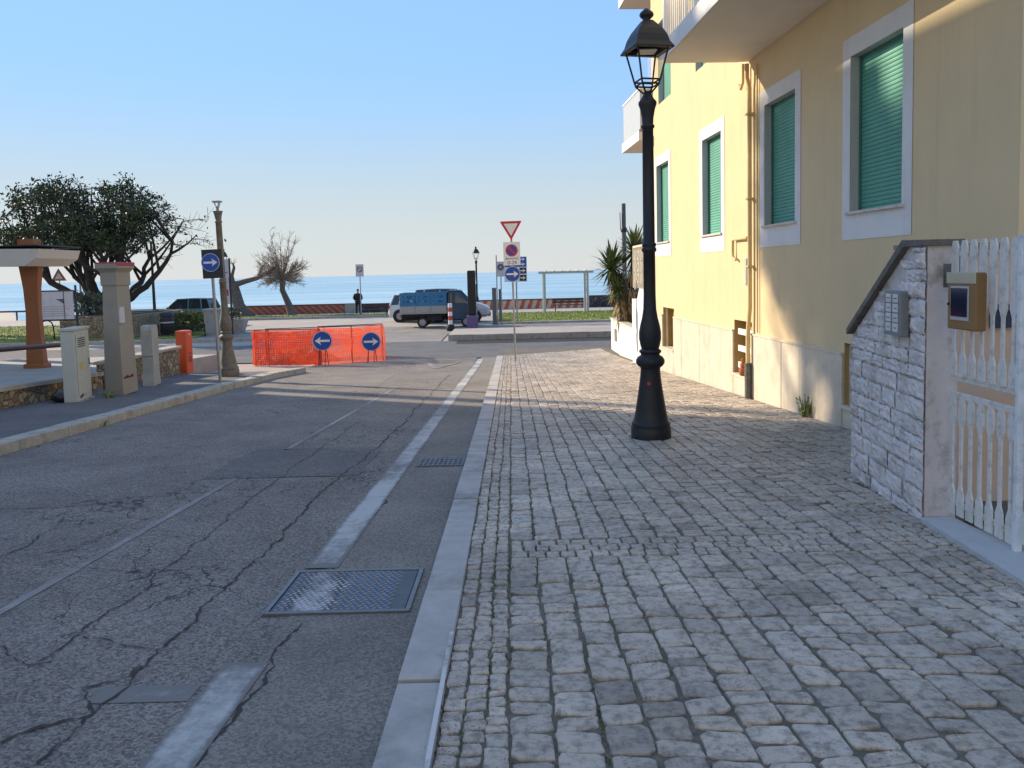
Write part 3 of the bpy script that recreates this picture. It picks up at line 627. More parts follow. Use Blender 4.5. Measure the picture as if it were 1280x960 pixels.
def yucca(loc, label, heads, seed):
    rr = random.Random(seed); t = T('yucca_tree', label, 'yucca', loc)
    tr = MB(); lf = MB(); dr = MB()
    for hx, hy, hz, s in heads:
        tr.tube([(hx*.3, hy*.3, -.1), (hx*.5, hy*.5, hz*.4), (hx*.9, hy*.9, hz*.8), (hx, hy, hz)], [.11, .09, .075, .05], 8)
        for k in range(150):
            ph = rr.uniform(0, 2*PI); el = rr.uniform(-.75, 1.35); L = s*rr.uniform(.7, 1.05)
            d = Vector((math.cos(ph)*math.cos(el), math.sin(ph)*math.cos(el), math.sin(el))); q = d.cross(Vector((0, 0, 1))).normalized(); c = Vector((hx, hy, hz+rr.uniform(-.12, .12)))
            w_ = .026*s/.6; drop = Vector((0, 0, -.10*L*rr.uniform(.3, 1.6)))
            pts = [c+d*L*.08, c+d*L*.5+drop*.15, c+d*L+drop]
            lf.add([pts[0]-q*w_*.6, pts[0]+q*w_*.6, pts[1]+q*w_, pts[1]-q*w_, pts[2]], [(0, 1, 2, 3), (3, 2, 4)])
        for k in range(130):
            ph = rr.uniform(0, 2*PI); z = hz-rr.uniform(.15, hz*.75); L = s*rr.uniform(.35, .6); d = Vector((math.cos(ph)*.45, math.sin(ph)*.45, -.85)); q = Vector((-math.sin(ph), math.cos(ph), 0)); f = z/hz
            c = Vector((hx*f+.06*math.cos(ph), hy*f+.06*math.sin(ph), z)); dr.add([c-q*.02, c+q*.02, c+d*L*.6+q*.026, c+d*L*.6-q*.026, c+d*L], [(0, 1, 2, 3), (3, 2, 4)])
    tr.build('trunk', m_bark, t); lf.build('leaf_rosette', m_yuc, t, fix=False); dr.build('dead_leaf_skirt', m_dryleaf, t, fix=False)
    return t
yucca((3.6, 24.2, FLAT+.82), 'green spiky yucca with a skirt of dead leaves behind the low white garden wall', [(-.42, .1, 1.95, 1.0), (.25, -.2, 2.45, .95), (-.2, .3, 1.4, .7), (.75, .4, 2.1, .9), (-.25, -.3, 1.2, .55)], 3)
t = T('telegraph_pole', 'dark slim pole with a clamp rising behind the yucca', 'pole', (D(780, 300, 31).x, 31, FLAT))
b = MB(); b.tube([(0, 0, -.1), (0, 0, 5.35)], [.11, .085], 10); b.build('shaft', M('pole_grey', (.10, .11, .11), .7), t); b = MB(); b.lathe([(.1, 4.2), (.13, 4.25), (.13, 4.35), (.1, 4.4)], seg=10); b.tube([(-.13, 0, 4.3), (-.15, 0, 5.0)], .015, 6); b.build('clamp', m_dark, t)

# ================================================================== STONE GATE PIER, GATE, THRESHOLD, COURTYARD
PX, PY = 2.78, 5.13; pz = gz(PX, PY); prz = -math.atan(.093)
pier = T('gate_pier', 'whitewashed rough stone gate pier with a sloping top beside the white gate', 'wall', (PX, PY, pz), prz)
m_wash = M('whitewashed_stone', (.66, .60, .56), .9, .14, 7, .9, 26, dirt=(.30, .26, .22), dscale=5, damt=.8, dist=.012)
m_plast = M('stained_plaster', (.60, .54, .51), .9, .08, 3, .3, 50, dirt=(.17, .145, .125), dscale=5.0, damt=.85)
TOPZ = 1.91
def topz(y): return TOPZ if y < .30 else TOPZ-(y-.30)*(TOPZ-1.22)/(1.08)
b = MB(); b.prism([(0, -.1), (1.40, -.15), (1.40, 1.2), (.30, TOPZ), (0, TOPZ)], .0, .20, 'x'); b.build('plaster_core', m_plast, pier)
b = MB(); rr = random.Random(12); z = -.12
while z < TOPZ-.02:
    h = rr.uniform(.085, .15); h = min(h, TOPZ-z); y = -.0
    while y < 1.38:
        L = rr.uniform(.12, .34); y1 = min(y+L, 1.41); zt = z+h
        lim = min(topz(y), topz(y1))-.004
        if zt > lim: zt = lim
        if zt-z > .03:
            d = rr.uniform(.010, .034); g = .003
            n1, n2 = 7, 5; vs = []
            for i in range(n1+1):
                for j in range(n2+1):
                    yy = y+g+(y1-y-2*g)*i/n1; zz = z+g+(zt-z-2*g)*j/n2; e = i in (0, n1) or j in (0, n2)
                    vs.append((-(.004+.3*d if e else d+rr.uniform(-.009, .009)), yy+rr.uniform(-.007, .007), zz+rr.uniform(-.007, .007)+.005*mnoise.noise((yy*5, zz*3, 4))))
            b.add(vs, [(i*(n2+1)+j, (i+1)*(n2+1)+j, (i+1)*(n2+1)+j+1, i*(n2+1)+j+1) for i in range(n1) for j in range(n2)])
        y = y1
    z += h
b.build('stone_facing', m_wash, pier)
b = MB(); b.prism([(.28, TOPZ+.002), (1.43, 1.202), (1.43, 1.25), (.30, TOPZ+.05)], -.05, .22, 'x'); b.box(-.03, .22, -.03, .28, TOPZ+.002, TOPZ+.04); b.build('coping', M('dark_coping', (.15, .13, .11), .9, .3, 12, .4, 40), pier)
b = MB(); b.prism([(0, TOPZ-.28), (.12, TOPZ-.17), (.1, TOPZ-.02), (.04, TOPZ-.02), (-.03, TOPZ-.2)], .1, .24, 'x'); b.build('bracket', M('old_mortar', (.13, .12, .11), .95), pier)
t = T('number_plate', 'grey framed panel of white name tiles on the stone gate pier', 'sign', pier.matrix_basis @ Vector((-.05, .38, 1.29)), prz)
b = MB(); b.bbox(-.03, .03, -.15, .15, -.01, .31, .008); b.build('frame', M('grey_plastic', (.20, .21, .21), .5), t)
for sgn in (-1, 1):
    b = MB(); [b.bbox(-.034, -.029, sgn*.062-.045, sgn*.062+.045, .02+.07*k, .08+.07*k, .003) for k in range(4)]; o = b.build('name_tile_column', M('tile_white', (.62, .62, .60), .4), t)
    b = MB(); [b.box(-.0355, -.0342, sgn*.062-.03, sgn*.062+.03*(1 if k % 2 else .5), .045+.07*k, .053+.07*k) for k in range(4)]; b.build('tile_lettering', M('letter_grey', (.18, .18, .19), .6), o)
# threshold slab
b = MB(); b.prism([(2.735, 5.1), (2.50, 2.6), (2.86, 2.6), (2.955, 5.1)], -.40, -.30, 'z')
vs = [(2.735, 5.1), (2.42, 1.6), (2.86, 1.6), (2.955, 5.1)]
b = MB(); b.add([(x, y, gz(x, y)-.05) for x, y in vs]+[(x, y, gz(x, y)+.075) for x, y in vs], [(4, 5, 6, 7), (0, 1, 5, 4), (1, 2, 6, 5), (2, 3, 7, 6), (3, 0, 4, 7)])
structure(b.build('threshold_slab', M('threshold_marble', (.52, .51, .49), .6, .12, 4, .1, 60, dirt=(.30, .28, .25), dscale=4, damt=.6)))
# gate
m_gate = M('chipped_white_gate_paint', (.70, .66, .60), .55, .06, 6, .15, 40, dirt=(.16, .11, .07), dscale=16, damt=.5)
def gate_leaf(loc, label, w_):
    t = T('metal_gate', label, 'gate', loc); zb, zt = .10, 1.90
    b = MB()
    n = round(w_/.098)
    def slat(y, z0, z1, wide=.034, thin=.013):
        h = z1-z0; a = min(.24, h*.24)
        up = z1 > 1.5; a0 = .13*h if up else .19*h; a1 = .48*h if up else .17*h
        pts = [(-wide, z0), (wide, z0), (wide, z0+a0), (thin, z0+a0+.05), (thin, z1-a1-.05), (wide, z1-a1), (wide, z1-.04), (wide*.55, z1), (-wide*.55, z1), (-wide, z1-.04), (-wide, z1-a1), (-thin, z1-a1-.05), (-thin, z0+a0+.05), (-wide, z0+a0)]
        pts_old = [(-wide, z0), (wide, z0), (wide, z0+a*.8), (thin, z0+a), (thin, z1-a*1.5), (wide, z1-a*1.25), (wide, z1-.03), (wide*.5, z1), (-wide*.5, z1), (-wide, z1-.03), (-wide, z1-a*1.25), (-thin, z1-a*1.5), (-thin, z0+a), (-wide, z0+a*.8)]
        b.prism([(y+p, q) for p, q in pts], -.006, .006, 'x')
    for k in range(n):
        y = (k+.5)*w_/n; slat(y, zb, .875); slat(y, 1.02, zt)
    b.build('slat', m_gate, t)
    f = MB(); f.bbox(.008, .028, .01, w_-.01, .87, .91, .004); f.bbox(.008, .028, .01, w_-.01, .985, 1.025, .004); f.bbox(.008, .028, .01, w_-.01, zb+.05, zb+.085, .004); f.bbox(.008, .028, .01, w_-.01, zt-.10, zt-.07, .004); f.build('rail', m_gate, t)
    f = MB(); f.bbox(-.012, .03, -.02, .015, .02, zt+.01, .005); f.build('stile', M('stile_white', (.72, .74, .75), .45, .05, dirt=(.08, .07, .07), dscale=7, damt=.6), t)
    return t
gate_leaf((2.90, 4.37, gz(2.9, 4.4)), 'chipped white metal gate leaf hinged at the stone pier', .70)
gate_leaf((2.90, 3.55, gz(2.9, 3.6)), 'white metal gate leaf at the right edge nearest the viewer', .78)
t = T('meter_box', 'brown plastic meter box with a dark window hung at the gate beside the stone pier', 'box', (2.885, 4.80, 1.12))
b = MB(); b.bbox(-.075, 0, -.15, .15, 0, .36, .012); b.build('case', M('brown_plastic', (.26, .145, .05), .45, .1, 4), t)
b = MB(); b.bbox(-.082, -.07, -.152, .152, .29, .362, .008); b.build('lid', M('beige_plastic', (.48, .42, .30), .45), t)
b = MB(); b.bbox(-.081, -.074, -.09, .105, .06, .275, .004); b.build('window_frame', M('frame_pale', (.45, .46, .47), .4), t)
b = MB(); b.box(-.085, -.0815, -.078, .093, .085, .263); b.build('window', M('blue_dark_glass', (.012, .02, .045), .08), t)
b = MB(); b.tube([(-.085, .125, .16), (-.076, .125, .16)], .009, 10); b.build('lock', m_black, t)
# courtyard wall behind the gate
t = T('courtyard_wall', 'peach rendered courtyard wall with a thin tiled coping behind the white gate', 'wall', (2.99, 5.62, gz(3, 5.6)))
b = MB(); b.box(0, 1.6, 0, .15, -.1, 1.92); b.build('wall_body', M('peach_wall', (.66, .46, .32), .9, .12, 2, .2, 60, dirt=(.50, .46, .40), dscale=1.4, damt=.8), t)
b = MB(); b.bbox(-.1, .62, -.05, .2, 1.92, 1.955, .005); b.build('coping', M('coping_tile', (.28, .22, .17), .8, .2, 14), t)
t = T('letter_box', 'dark blue letter box on the peach courtyard wall seen through the gate', 'letter box', (3.60, 5.615, 1.06))
b = MB(); b.bbox(-.1, .1, -.05, 0, 0, .17, .006); b.build('case', M('navy_metal', (.02, .03, .06), .4), t); b = MB(); b.box(-.08, .08, -.055, -.0505, .11, .13); b.build('slot', m_black, t)

# ================================================================== STREET LAMPS
m_lglass = bpy.data.materials.new('lantern_glass'); m_lglass.use_nodes = True; n, l, p = nodes_of(m_lglass)
p.inputs['Base Color'].default_value = (.9, .93, .95, 1); p.inputs['Roughness'].default_value = .03; p.inputs['Transmission Weight'].default_value = 1; p.inputs['IOR'].default_value = 1.02; p.inputs['Alpha'].default_value = .25
PXM = 8.8/960*.968
LPROF = [(25, 0), (25.5, 2), (25.5, 15), (24, 17.5), (24.5, 19), (25, 21), (23.5, 23), (22, 25), (20, 35), (17.8, 48), (15.2, 65), (13.2, 80), (12.4, 90), (12.6, 93), (16, 95.5), (18.2, 99), (18.2, 103), (15.5, 107), (12, 109), (12.2, 111.5), (14, 112.5), (14, 115), (11, 117), (12.5, 122), (14, 130), (14, 138), (12.5, 147), (10, 157), (8.3, 168), (7.7, 185), (7.6, 240), (9, 241), (9.4, 243), (9, 245), (7.8, 246.5), (9, 248), (8.8, 251), (7.4, 252), (7.2, 330), (6.8, 394), (8.4, 395.5), (8.4, 398), (6.8, 399.5), (7.4, 408), (9.2, 418), (11.3, 424), (11.3, 427), (8, 431), (5.2, 436), (4.2, 440)]
def lamp_post(t, s, mat, seg=24, upto=999, lean=0):
    pr = [(r*s, z*s) for r, z in LPROF if z <= upto]
    b = MB(); lo = [q for q in pr if q[1] <= 22*s]; mid = [q for q in pr if 22*s < q[1] <= 117*s]; hi = [q for q in pr if q[1] > 117*s]
    b.lathe(lo+[mid[0]], seg=seg); o = b.build('base_plinth', mat, t)
    b = MB(); b.lathe(mid, seg=seg); b.build('base_flare', mat, t)
    b = MB(); b.lathe([mid[-1]]+hi, seg=seg); b.build('shaft', mat, t)
def lantern(t, s, mat, rz=.3):
    e = MB()
    def q(hw, z, k): a = rz+PI/4+k*PI/2; return Vector((hw*1.414*math.cos(a)*s, hw*1.414*math.sin(a)*s, z*s))
    for k in range(4):
        e.tube([q(20, 491, k), q(12, 452, k), q(10.5, 447, k), q(6, 441, k), q(3.5, 438, k)], 1.15*s, 6)
        for z, hw in ((453, 12.2), (448, 11.2), (490, 20)): e.tube([q(hw, z, k), q(hw, z, k+1)], 1.15*s, 6)
    e.build('lantern_frame', mat, t)
    g = MB()
    for k in range(4): g.add([q(19.5, 490, k), q(19.5, 490, k+1), q(11.8, 453, k+1), q(11.8, 453, k)], [(0, 1, 2, 3)])
    g.build('pane', m_lglass, t, fix=False)
    c = MB(); prof = [(25.5, 489), (25.5, 490.5), (21.5, 497), (19, 506), (15, 514), (9, 522), (6, 526)]
    vs = [q(hw, z, k) for hw, z in prof for k in range(4)]
    c.add(vs, [(i*4+k, i*4+(k+1) % 4, i*4+4+(k+1) % 4, i*4+4+k) for i in range(len(prof)-1) for k in range(4)]+[(24, 25, 26, 27)])
    prof = [(24, 489.2), (19, 489.4), (17, 493)]; vs = [q(hw, z, k) for hw, z in prof for k in range(4)]
    c.add(vs, [(i*4+k, i*4+(k+1) % 4, i*4+4+(k+1) % 4, i*4+4+k) for i in range(2) for k in range(4)])
    c.build('lantern_roof', mat, t)
    c = MB(); c.lathe([(5.5*s, 525*s), (4.5*s, 528*s), (7.5*s, 530.5*s), (9*s, 533*s), (8*s, 536*s), (4.5*s, 539*s), (3*s, 540.5*s), (.5*s, 541.5*s)], seg=16); c.build('finial', mat, t)
    c = MB(); c.box(-11*s, 11*s, -11*s, 11*s, 488*s, 489*s); c.build('reflector', M('reflector_cream', (.62, .58, .48), .5), t)
g = G(814, 552)
t = T('street_lamp', 'tall black cast iron street lamp with four sided lantern on the cobbled pavement', 'street lamp', (g.x, g.y, g.z+.03), group=None)
lamp_post(t, PXM, m_black, 32); lantern(t, PXM, m_black, .22)
b = MB(); b.disc(0, 0, .022, -.001, .001, 10); o = b.build('red_sticker', M('red_sticker', (.45, .02, .03), .6), t); o.location = (-.045, -.142, .66); o.rotation_euler = (-.16, 0, -.3)
b = MB(); b.bbox(-.22, .22, -.17, .13, -.01, .022, .005); o = b.build('inspection_cover', M('cover_iron', (.10, .095, .09), .7, .3, 15), t); o.location = (.24, -.16, .0)
g = G(287, 476)
m_old = M('weathered_ochre_lamp_paint', (.17, .14, .10), .65, .3, 9, .2, 50, dirt=(.11, .10, .085), dscale=5, damt=.6)
t = T('street_lamp', 'weathered ochre lamp post with a broken empty lantern holder beside the orange netting', 'street lamp', (g.x, g.y, g.z+.12), tilt=(0, math.radians(-1.2), 0))
OS = .00925; lamp_post(t, OS, m_old, 20, 425)
for o in list(t.children):
    if o.name.startswith('shaft'): o.scale = (1.1, 1.1, 1)
b = MB(); b.lathe([(4*OS, 424*OS), (3.2*OS, 432*OS), (6*OS, 434*OS), (3*OS, 437*OS)], seg=12); b.tube([(-3*OS, 0, 434*OS), (-8*OS, 0, 447*OS)], .014, 6); b.tube([(3*OS, 0, 434*OS), (8*OS, 0, 447*OS)], .014, 6); b.tube([(0, 3*OS, 434*OS), (0, 8*OS, 447*OS)], .014, 6); b.bbox(-11*OS, 11*OS, -8*OS, 8*OS, 446*OS, 450*OS, .01); b.build('lantern_holder', m_galv, t)
# ================================================================== LEFT SIDE OF THE STREET
m_rubble = bpy.data.materials.new('rubble_stone'); m_rubble.use_nodes = True
def rubble(m, cols, joint, scale, bump=.8):
    n, l, p = nodes_of(m); p.inputs['Roughness'].default_value = .9
    tc = n.new('ShaderNodeTexCoord'); v = n.new('ShaderNodeTexVoronoi'); v.inputs['Scale'].default_value = scale; l.new(tc.outputs['Object'], v.inputs['Vector'])
    e = n.new('ShaderNodeTexVoronoi'); e.feature = 'DISTANCE_TO_EDGE'; e.inputs['Scale'].default_value = scale; l.new(tc.outputs['Object'], e.inputs['Vector'])
    r = n.new('ShaderNodeValToRGB'); r.color_ramp.elements[0].color = (*cols[0], 1); r.color_ramp.elements[1].color = (*cols[1], 1)
    s = n.new('ShaderNodeSeparateColor'); l.new(v.outputs['Color'], s.inputs[0]); l.new(s.outputs[0], r.inputs[0])
    k = n.new('ShaderNodeMapRange'); k.inputs[1].default_value = .02; k.inputs[2].default_value = .09; l.new(e.outputs['Distance'], k.inputs[0])
    nz = n.new('ShaderNodeTexNoise'); nz.inputs['Scale'].default_value = 14; nz.inputs['Detail'].default_value = 6; l.new(tc.outputs['Object'], nz.inputs['Vector'])
    x = n.new('ShaderNodeMix'); x.data_type = 'RGBA'; x.blend_type = 'OVERLAY'; x.inputs[0].default_value = .6; l.new(r.outputs[0], x.inputs[6]); l.new(nz.outputs['Color'], x.inputs[7])
    y = n.new('ShaderNodeMix'); y.data_type = 'RGBA'; y.inputs[6].default_value = (*joint, 1); l.new(k.outputs[0], y.inputs[0]); l.new(x.outputs[2], y.inputs[7]); l.new(y.outputs[2], p.inputs['Base Color'])
    bp = n.new('ShaderNodeBump'); bp.inputs['Strength'].default_value = bump; bp.inputs['Distance'].default_value = .04; l.new(k.outputs[0], bp.inputs['Height']); l.new(bp.outputs[0], p.inputs['Normal'])
rubble(m_rubble, ((.22, .16, .10), (.44, .34, .21)), (.16, .12, .08), 7.5)
m_rubble2 = bpy.data.materials.new('dark_rubble_stone'); m_rubble2.use_nodes = True; rubble(m_rubble2, ((.05, .045, .045), (.17, .15, .13)), (.03, .028, .026), 3.2)
m_slab = M('platform_slab', (.36, .32, .27), .85, .15, 2, .2, 40, dirt=(.22, .19, .15), dscale=1.5, damt=.6)
def sheet(b, x0, x1, y0, y1, dz, n=12):
    vs = []
    for j in range(n+1):
        y = y0+(y1-y0)*j/n
        vs += [(x0, y, gz(x0, y)+dz), (x1, y, gz(x1, y)+dz), (x1, y, gz(x1, y)-.1), (x0, y, gz(x0, y)-.1)]
    fs = []
    for j in range(n):
        a = 4*j
        for i in range(4): fs.append((a+i, a+(i+1) % 4, a+4+(i+1) % 4, a+4+i))
    fs += [(0, 1, 2, 3), (4*n, 4*n+1, 4*n+2, 4*n+3)]; b.add(vs, fs)
b = MB(); sheet(b, -14.5, -8.66, -4, 22.5, .42); structure(b.build('bus_stop_platform', m_slab))
t = T('platform_wall', 'low rough stone wall with worn slab top along the left sidewalk below the bus shelter', 'wall', (0, 0, 0))
b = MB(); sheet(b, -8.64, -8.40, -4, 15.6, .40); b.build('stone_body', m_rubble, t)
b = MB(); rr = random.Random(8); y = -4
while y < 15.6:
    L = rr.uniform(.8, 1.2); sheet2 = MB(); y1 = min(y+L, 15.6)
    vs = [(x, yy, gz(x, yy)+z) for yy in (y+.005, y1-.005) for x, z in ((-8.9, .402), (-8.36+rr.uniform(-.01, .01), .402), (-8.36, .475), (-8.9, .475))]
    b.add(vs, [(0, 1, 2, 3), (7, 6, 5, 4), (0, 4, 5, 1), (1, 5, 6, 2), (2, 6, 7, 3), (3, 7, 4, 0)]); y += L
b.build('slab_top', m_kerb2, t)
t = T('low_stone_wall', 'short yellowish stone wall with a pale slab top between concrete post and orange box', 'wall', (-8.55, 15.9, gz(0, 15.9)))
b = MB(); b.prism([(0, -.2), (3.4, -.35), (3.4, .60), (0, .60)], -.12, .14, 'x'); b.build('stone_body', m_rubble, t)
b = MB(); b.bbox(-.17, .19, -.02, 3.46, .601, .665, .01); b.build('slab_top', m_kerb2, t)
g = G(181, 480, .115)
t = T('fuse_box', 'small red brown fuse box with a beige lid on the low stone wall', 'box', (-8.53, 16.55, gz(0, 15.9)+.665))
b = MB(); b.bbox(-.16, .16, -.2, .25, 0, .46, .012); b.build('case', M('red_brown_metal', (.30, .10, .05), .6, .2, 8), t)
b = MB(); b.bbox(.161, .18, -.18, .23, .02, .44, .006); b.build('door', M('beige_box_paint', (.46, .38, .27), .6, .1), t)
b = MB(); b.bbox(-.19, .21, -.23, .28, .461, .50, .008); b.build('lid', m_kerb2, t)
# handrail at the far left
t = T('handrail', 'purple brown tubular handrail on the platform edge at the left', 'handrail', (-8.75, 12.9, gz(0, 12.9)+.47))
m_hr = M('brown_rail_paint', (.10, .045, .04), .45, .2, 10, metal=.2)
b = MB(); b.tube([(0, -3.6, .60+.049*3.6), (0, 2.3, .60-.049*2.3)], .045, 10); b.build('top_rail', m_hr, t)
for yy in (-3.2, -.35):
    b = MB(); b.tube([(0, yy, -.02-.049*yy), (0, yy, .58-.049*yy)], .04, 10); b.build('post', m_hr, t)
# bus shelter: hourglass column and wing canopy
g = G(47, 460, .42)
t = T('bus_shelter', 'bus shelter with orange brown flared column and white wing canopy', 'shelter', (g.x, g.y, g.z))
s = g.y/960
m_rust = M('orange_brown_column', (.30, .105, .035), .6, .12, 4, .1, 40)
b = MB(); lv = [(11, 0), (10.5, 12), (9.2, 40), (8, 70), (9, 100), (12, 128)]
vs = [(x*h*s, y*h*s*.45, z*s) for h, z in lv for x, y in ((-1, -1), (1, -1), (1, 1), (-1, 1))]
b.add(vs, [(4*i+k, 4*i+(k+1) % 4, 4*i+4+(k+1) % 4, 4*i+4+k) for i in range(5) for k in range(4)]+[(0, 1, 2, 3), (20, 21, 22, 23)])
b.bbox(-13*s, 13*s, -8*s, 8*s, -.02, 6*s, .02); b.build('column', m_rust, t)
b = MB(); b.prism([(-130*s, 130*s), (20*s, 127*s), (34*s, 136*s), (38*s, 147*s), (-130*s, 150*s)], -.85, .85, 'y'); b.build('canopy', M('canopy_white', (.62, .56, .47), .7, .06, 1.5, dirt=(.45, .38, .30), dscale=1.5, damt=.5), t)
b = MB(); b.bbox(-130*s, 39*s, -.87, .87, 150.3*s, 152*s, .01); b.build('roof_sheet', m_dark, t)
b = MB(); b.bbox(-10*s, 10*s, -8*s, 8*s, 152.3*s, 161*s, .01); b.build('column_head', m_rust, t)
def corner_box(name, label, cat, p0, p1, p2, h, taper=1.0, parts=None, dz=.115, mat=None):
    a, b_, c = (Vector(G(*q, dz)) for q in (p0, p1, p2)); u = (b_-a); v = (c-a); v.z = u.z = 0
    L = u.length; u.normalize(); nv = Vector((-u.y, u.x, 0)); 
    if nv.dot(v) < 0: nv = -nv
    W = max(.12, abs(v.dot(nv)))
    t = T(name, label, cat, (a.x, a.y, a.z), math.atan2(u.y, u.x)); return t, L, W
# white cabinet
t, L, W = corner_box('utility_cabinet', 'pale grey green utility cabinet nearest the viewer on the left sidewalk', 'cabinet', (97.5, 503), (120, 496), (82.5, 498), 1.3)
m_cab = M('pale_cabinet_paint', (.50, .50, .42), .6, .07, 3, dirt=(.34, .33, .27), dscale=2, damt=.5)
W = min(W, .22); L = min(L, .72)
b = MB(); b.bbox(0, L, 0, W, .0, 1.24, .012); b.build('case', m_cab, t)
b = MB(); b.bbox(-.02, L+.02, -.02, W+.02, 1.241, 1.29, .01); b.build('lid', m_cab, t)
b = MB(); b.bbox(.05, L-.05, -.012, -.001, .1, 1.18, .005); o = b.build('door', m_cab, t); b = MB(); b.bbox(L-.12, L-.09, -.022, -.0125, .6, .72, .003); b.build('handle', m_dark, o)
b = MB(); b.bbox(-.03, L+.03, -.03, W+.03, -.1, -.001, .005); b.build('footing', m_conc, t)
b = MB(); [b.bbox(.12, L-.25, -.016, -.0125, .95+.035*k, .968+.035*k, .002) for k in range(5)]; b.build('vent_slots', m_dark, o); b = MB(); b.box(.16, .3, -.0145, -.0125, .55, .68); b.build('sticker', M('sticker_yellow', (.55, .45, .10), .5), o)

# tall totem
t, L, W = corner_box('ticket_totem', 'tall grey brown tapered totem pillar with a red edged cap beside the pale cabinet', 'pillar', (154.5, 494), (173, 490), (137, 490), 2.5)
W = min(W, .34); L = min(L, .6)
m_tot = M('grey_brown_totem', (.30, .265, .21), .55, .08, 3, dirt=(.22, .19, .15), dscale=1.5, damt=.5)
b = MB(); lv = [(0, 0), (.04, 2.05), (.02, 2.06), (.02, 2.3), (-.02, 2.36)]
vs = [q for k, z in lv for q in ((k, k, z), (L-k, k, z), (L-k, W-k, z), (k, W-k, z))]
b.add(vs, [(4*i+k, 4*i+(k+1) % 4, 4*i+4+(k+1) % 4, 4*i+4+k) for i in range(len(lv)-1) for k in range(4)]+[(0, 1, 2, 3), (16, 17, 18, 19)]); b.build('body', m_tot, t)
b = MB(); b.bbox(-.045, L+.045, -.045, W+.045, 2.361, 2.47, .02); o = b.build('cap', m_tot, t); b = MB(); b.bbox(-.04, L+.04, -.053, W+.04, 2.42, 2.49, .01); b.build('red_edge', M('red_cap', (.38, .03, .04), .5), o)
b = MB(); b.bbox(.04, .2, -.006, .03, 1.35, 1.65, .004); b.build('notice', M('notice_pale', (.55, .54, .56), .5, .2, 30), t)
b = MB(); [b.box(.06+.06*k, .1+.06*k, -.004, .01, .30, .33+.015*(k % 3)) for k in range(6) if .1+.06*k < L-.05]; b.build('rust_vent', M('rust_red', (.12, .03, .03), .8), t)
# concrete post
t, L, W = corner_box('concrete_post', 'rounded concrete post with a flared foot beside the low stone wall', 'post', (193, 482.5), (205, 479), (184.5, 480), 1.3)
L = min(L, .42); W = min(W, .22)
b = MB(); pr = [(-.04, 0), (L+.04, 0), (L+.03, .08), (L-.02, .28), (L-.02, .62), (L, .64), (L, 1.18), (L-.03, 1.25), (L-.1, 1.28), (.1, 1.28), (.03, 1.25), (0, 1.18), (0, .64), (.02, .62), (.02, .28), (-.03, .08)]
b.prism(pr, 0, W, 'y'); b.build('post_body', M('post_concrete', (.40, .375, .32), .85, .12, 5, .3, 50, dirt=(.24, .22, .18), dscale=3, damt=.6), t)
# orange traffic box
a = G(222, 471, .02); c = G(240.5, 467, .02)
t = T('traffic_barrier', 'orange red plastic barrier block standing on the kerb corner', 'barrier', (a.x+.27, a.y, gz(a.x, a.y)+.02), math.atan2(c.y-a.y, c.x-a.x)); L = .42
m_or = M('orange_red_plastic', (.62, .085, .022), .45, .08, 5)
b = MB(); b.bbox(0, L, 0, .28, 0, 1.18, .035); b.build('block', m_or, t)
b = MB(); b.bbox(L*.25, L*.75, -.006, .02, .35, .52, .004); b.box(L*.28, L*.72, -.009, -.0065, .57, .60); b.build('recess_panel', M('orange_dark_print', (.30, .035, .012), .6), t)
b = MB(); b.disc(L/2, 1.08, .028, -.006, .01, 12); b.build('eyelet', m_signwhite, t)
# dark lump at the foot of the pale cabinet
g = G(84, 502, .115); t = T('dark_lump', 'dark lump at the foot of the pale cabinet', 'bag', g)
bm = bmesh.new(); bmesh.ops.create_icosphere(bm, subdivisions=3, radius=1); rr = random.Random(4)
for v in bm.verts: k = 1+.25*mnoise.noise(v.co*2.3); v.co = Vector((v.co.x*.26*k, v.co.y*.2*k, max(-.005, .09+v.co.z*.11*k)))
b = MB(); bm.verts.index_update(); b.add([v.co[:] for v in bm.verts], [[v.index for v in f.verts] for f in bm.faces], 0, True); bm.free(); b.build('lump_body', M('lump_black', (.015, .015, .016), .3), t)

# ================================================================== ROAD SIGNS
def arrow(cx, cz, L, right=True, th=.042, head=.1, hl=None):
    hl = hl or head*1.1; k = 1 if right else -1
    return [(cx-k*L/2, cz-th/2), (cx+k*(L/2-hl), cz-th/2), (cx+k*(L/2-hl*1.25), cz-head), (cx+k*L/2, cz), (cx+k*(L/2-hl*1.25), cz+head), (cx+k*(L/2-hl), cz+th/2), (cx-k*L/2, cz+th/2)]
def arrow_disc(t, cx, cz, r, y, right):
    b = MB(); b.disc(cx, cz, r, y, y+.012); o = b.build('arrow_disc', m_signblue, t)
    b = MB(); b.ring(cx, cz, r*.93, r*.975, y-.003, y-.0005); b.build('disc_border', m_signwhite, o)
    b = MB(); b.prism(arrow(cx, cz, r*1.5, right, r*.22, r*.42, r*.5), y-.003, y-.0005, 'y'); b.build('arrow', m_signwhite, o)
    return o
def no_park(t, cx, cz, r, y):
    b = MB(); b.disc(cx, cz, r, y, y+.004, 24); o = b.build('prohibition_disc', m_signred, t)
    b = MB(); b.disc(cx, cz, r*.78, y-.003, y-.0005, 24); b.build('disc_centre', m_signblue, o)
    b = MB(); d = r*.72; w_ = r*.11; b.prism([(cx-d*.7-w_, cz+d*.7-w_), (cx-d*.7+w_, cz+d*.7+w_), (cx+d*.7+w_, cz-d*.7+w_), (cx+d*.7-w_, cz-d*.7-w_)], y-.006, y-.0035, 'y'); b.build('slash', m_signred, o)
    return o
g = G(644.5, 451, .05)
t = T('sign_post', 'grey pole with give way triangle above a no parking plate at the street corner', 'road sign', (g.x, g.y, g.z), tilt=(0, math.radians(-.7), 0))
b = MB(); b.tube([(0, 0, -.15), (0, 0, 4.2)], .032, 12); b.build('pole', m_galv, t)
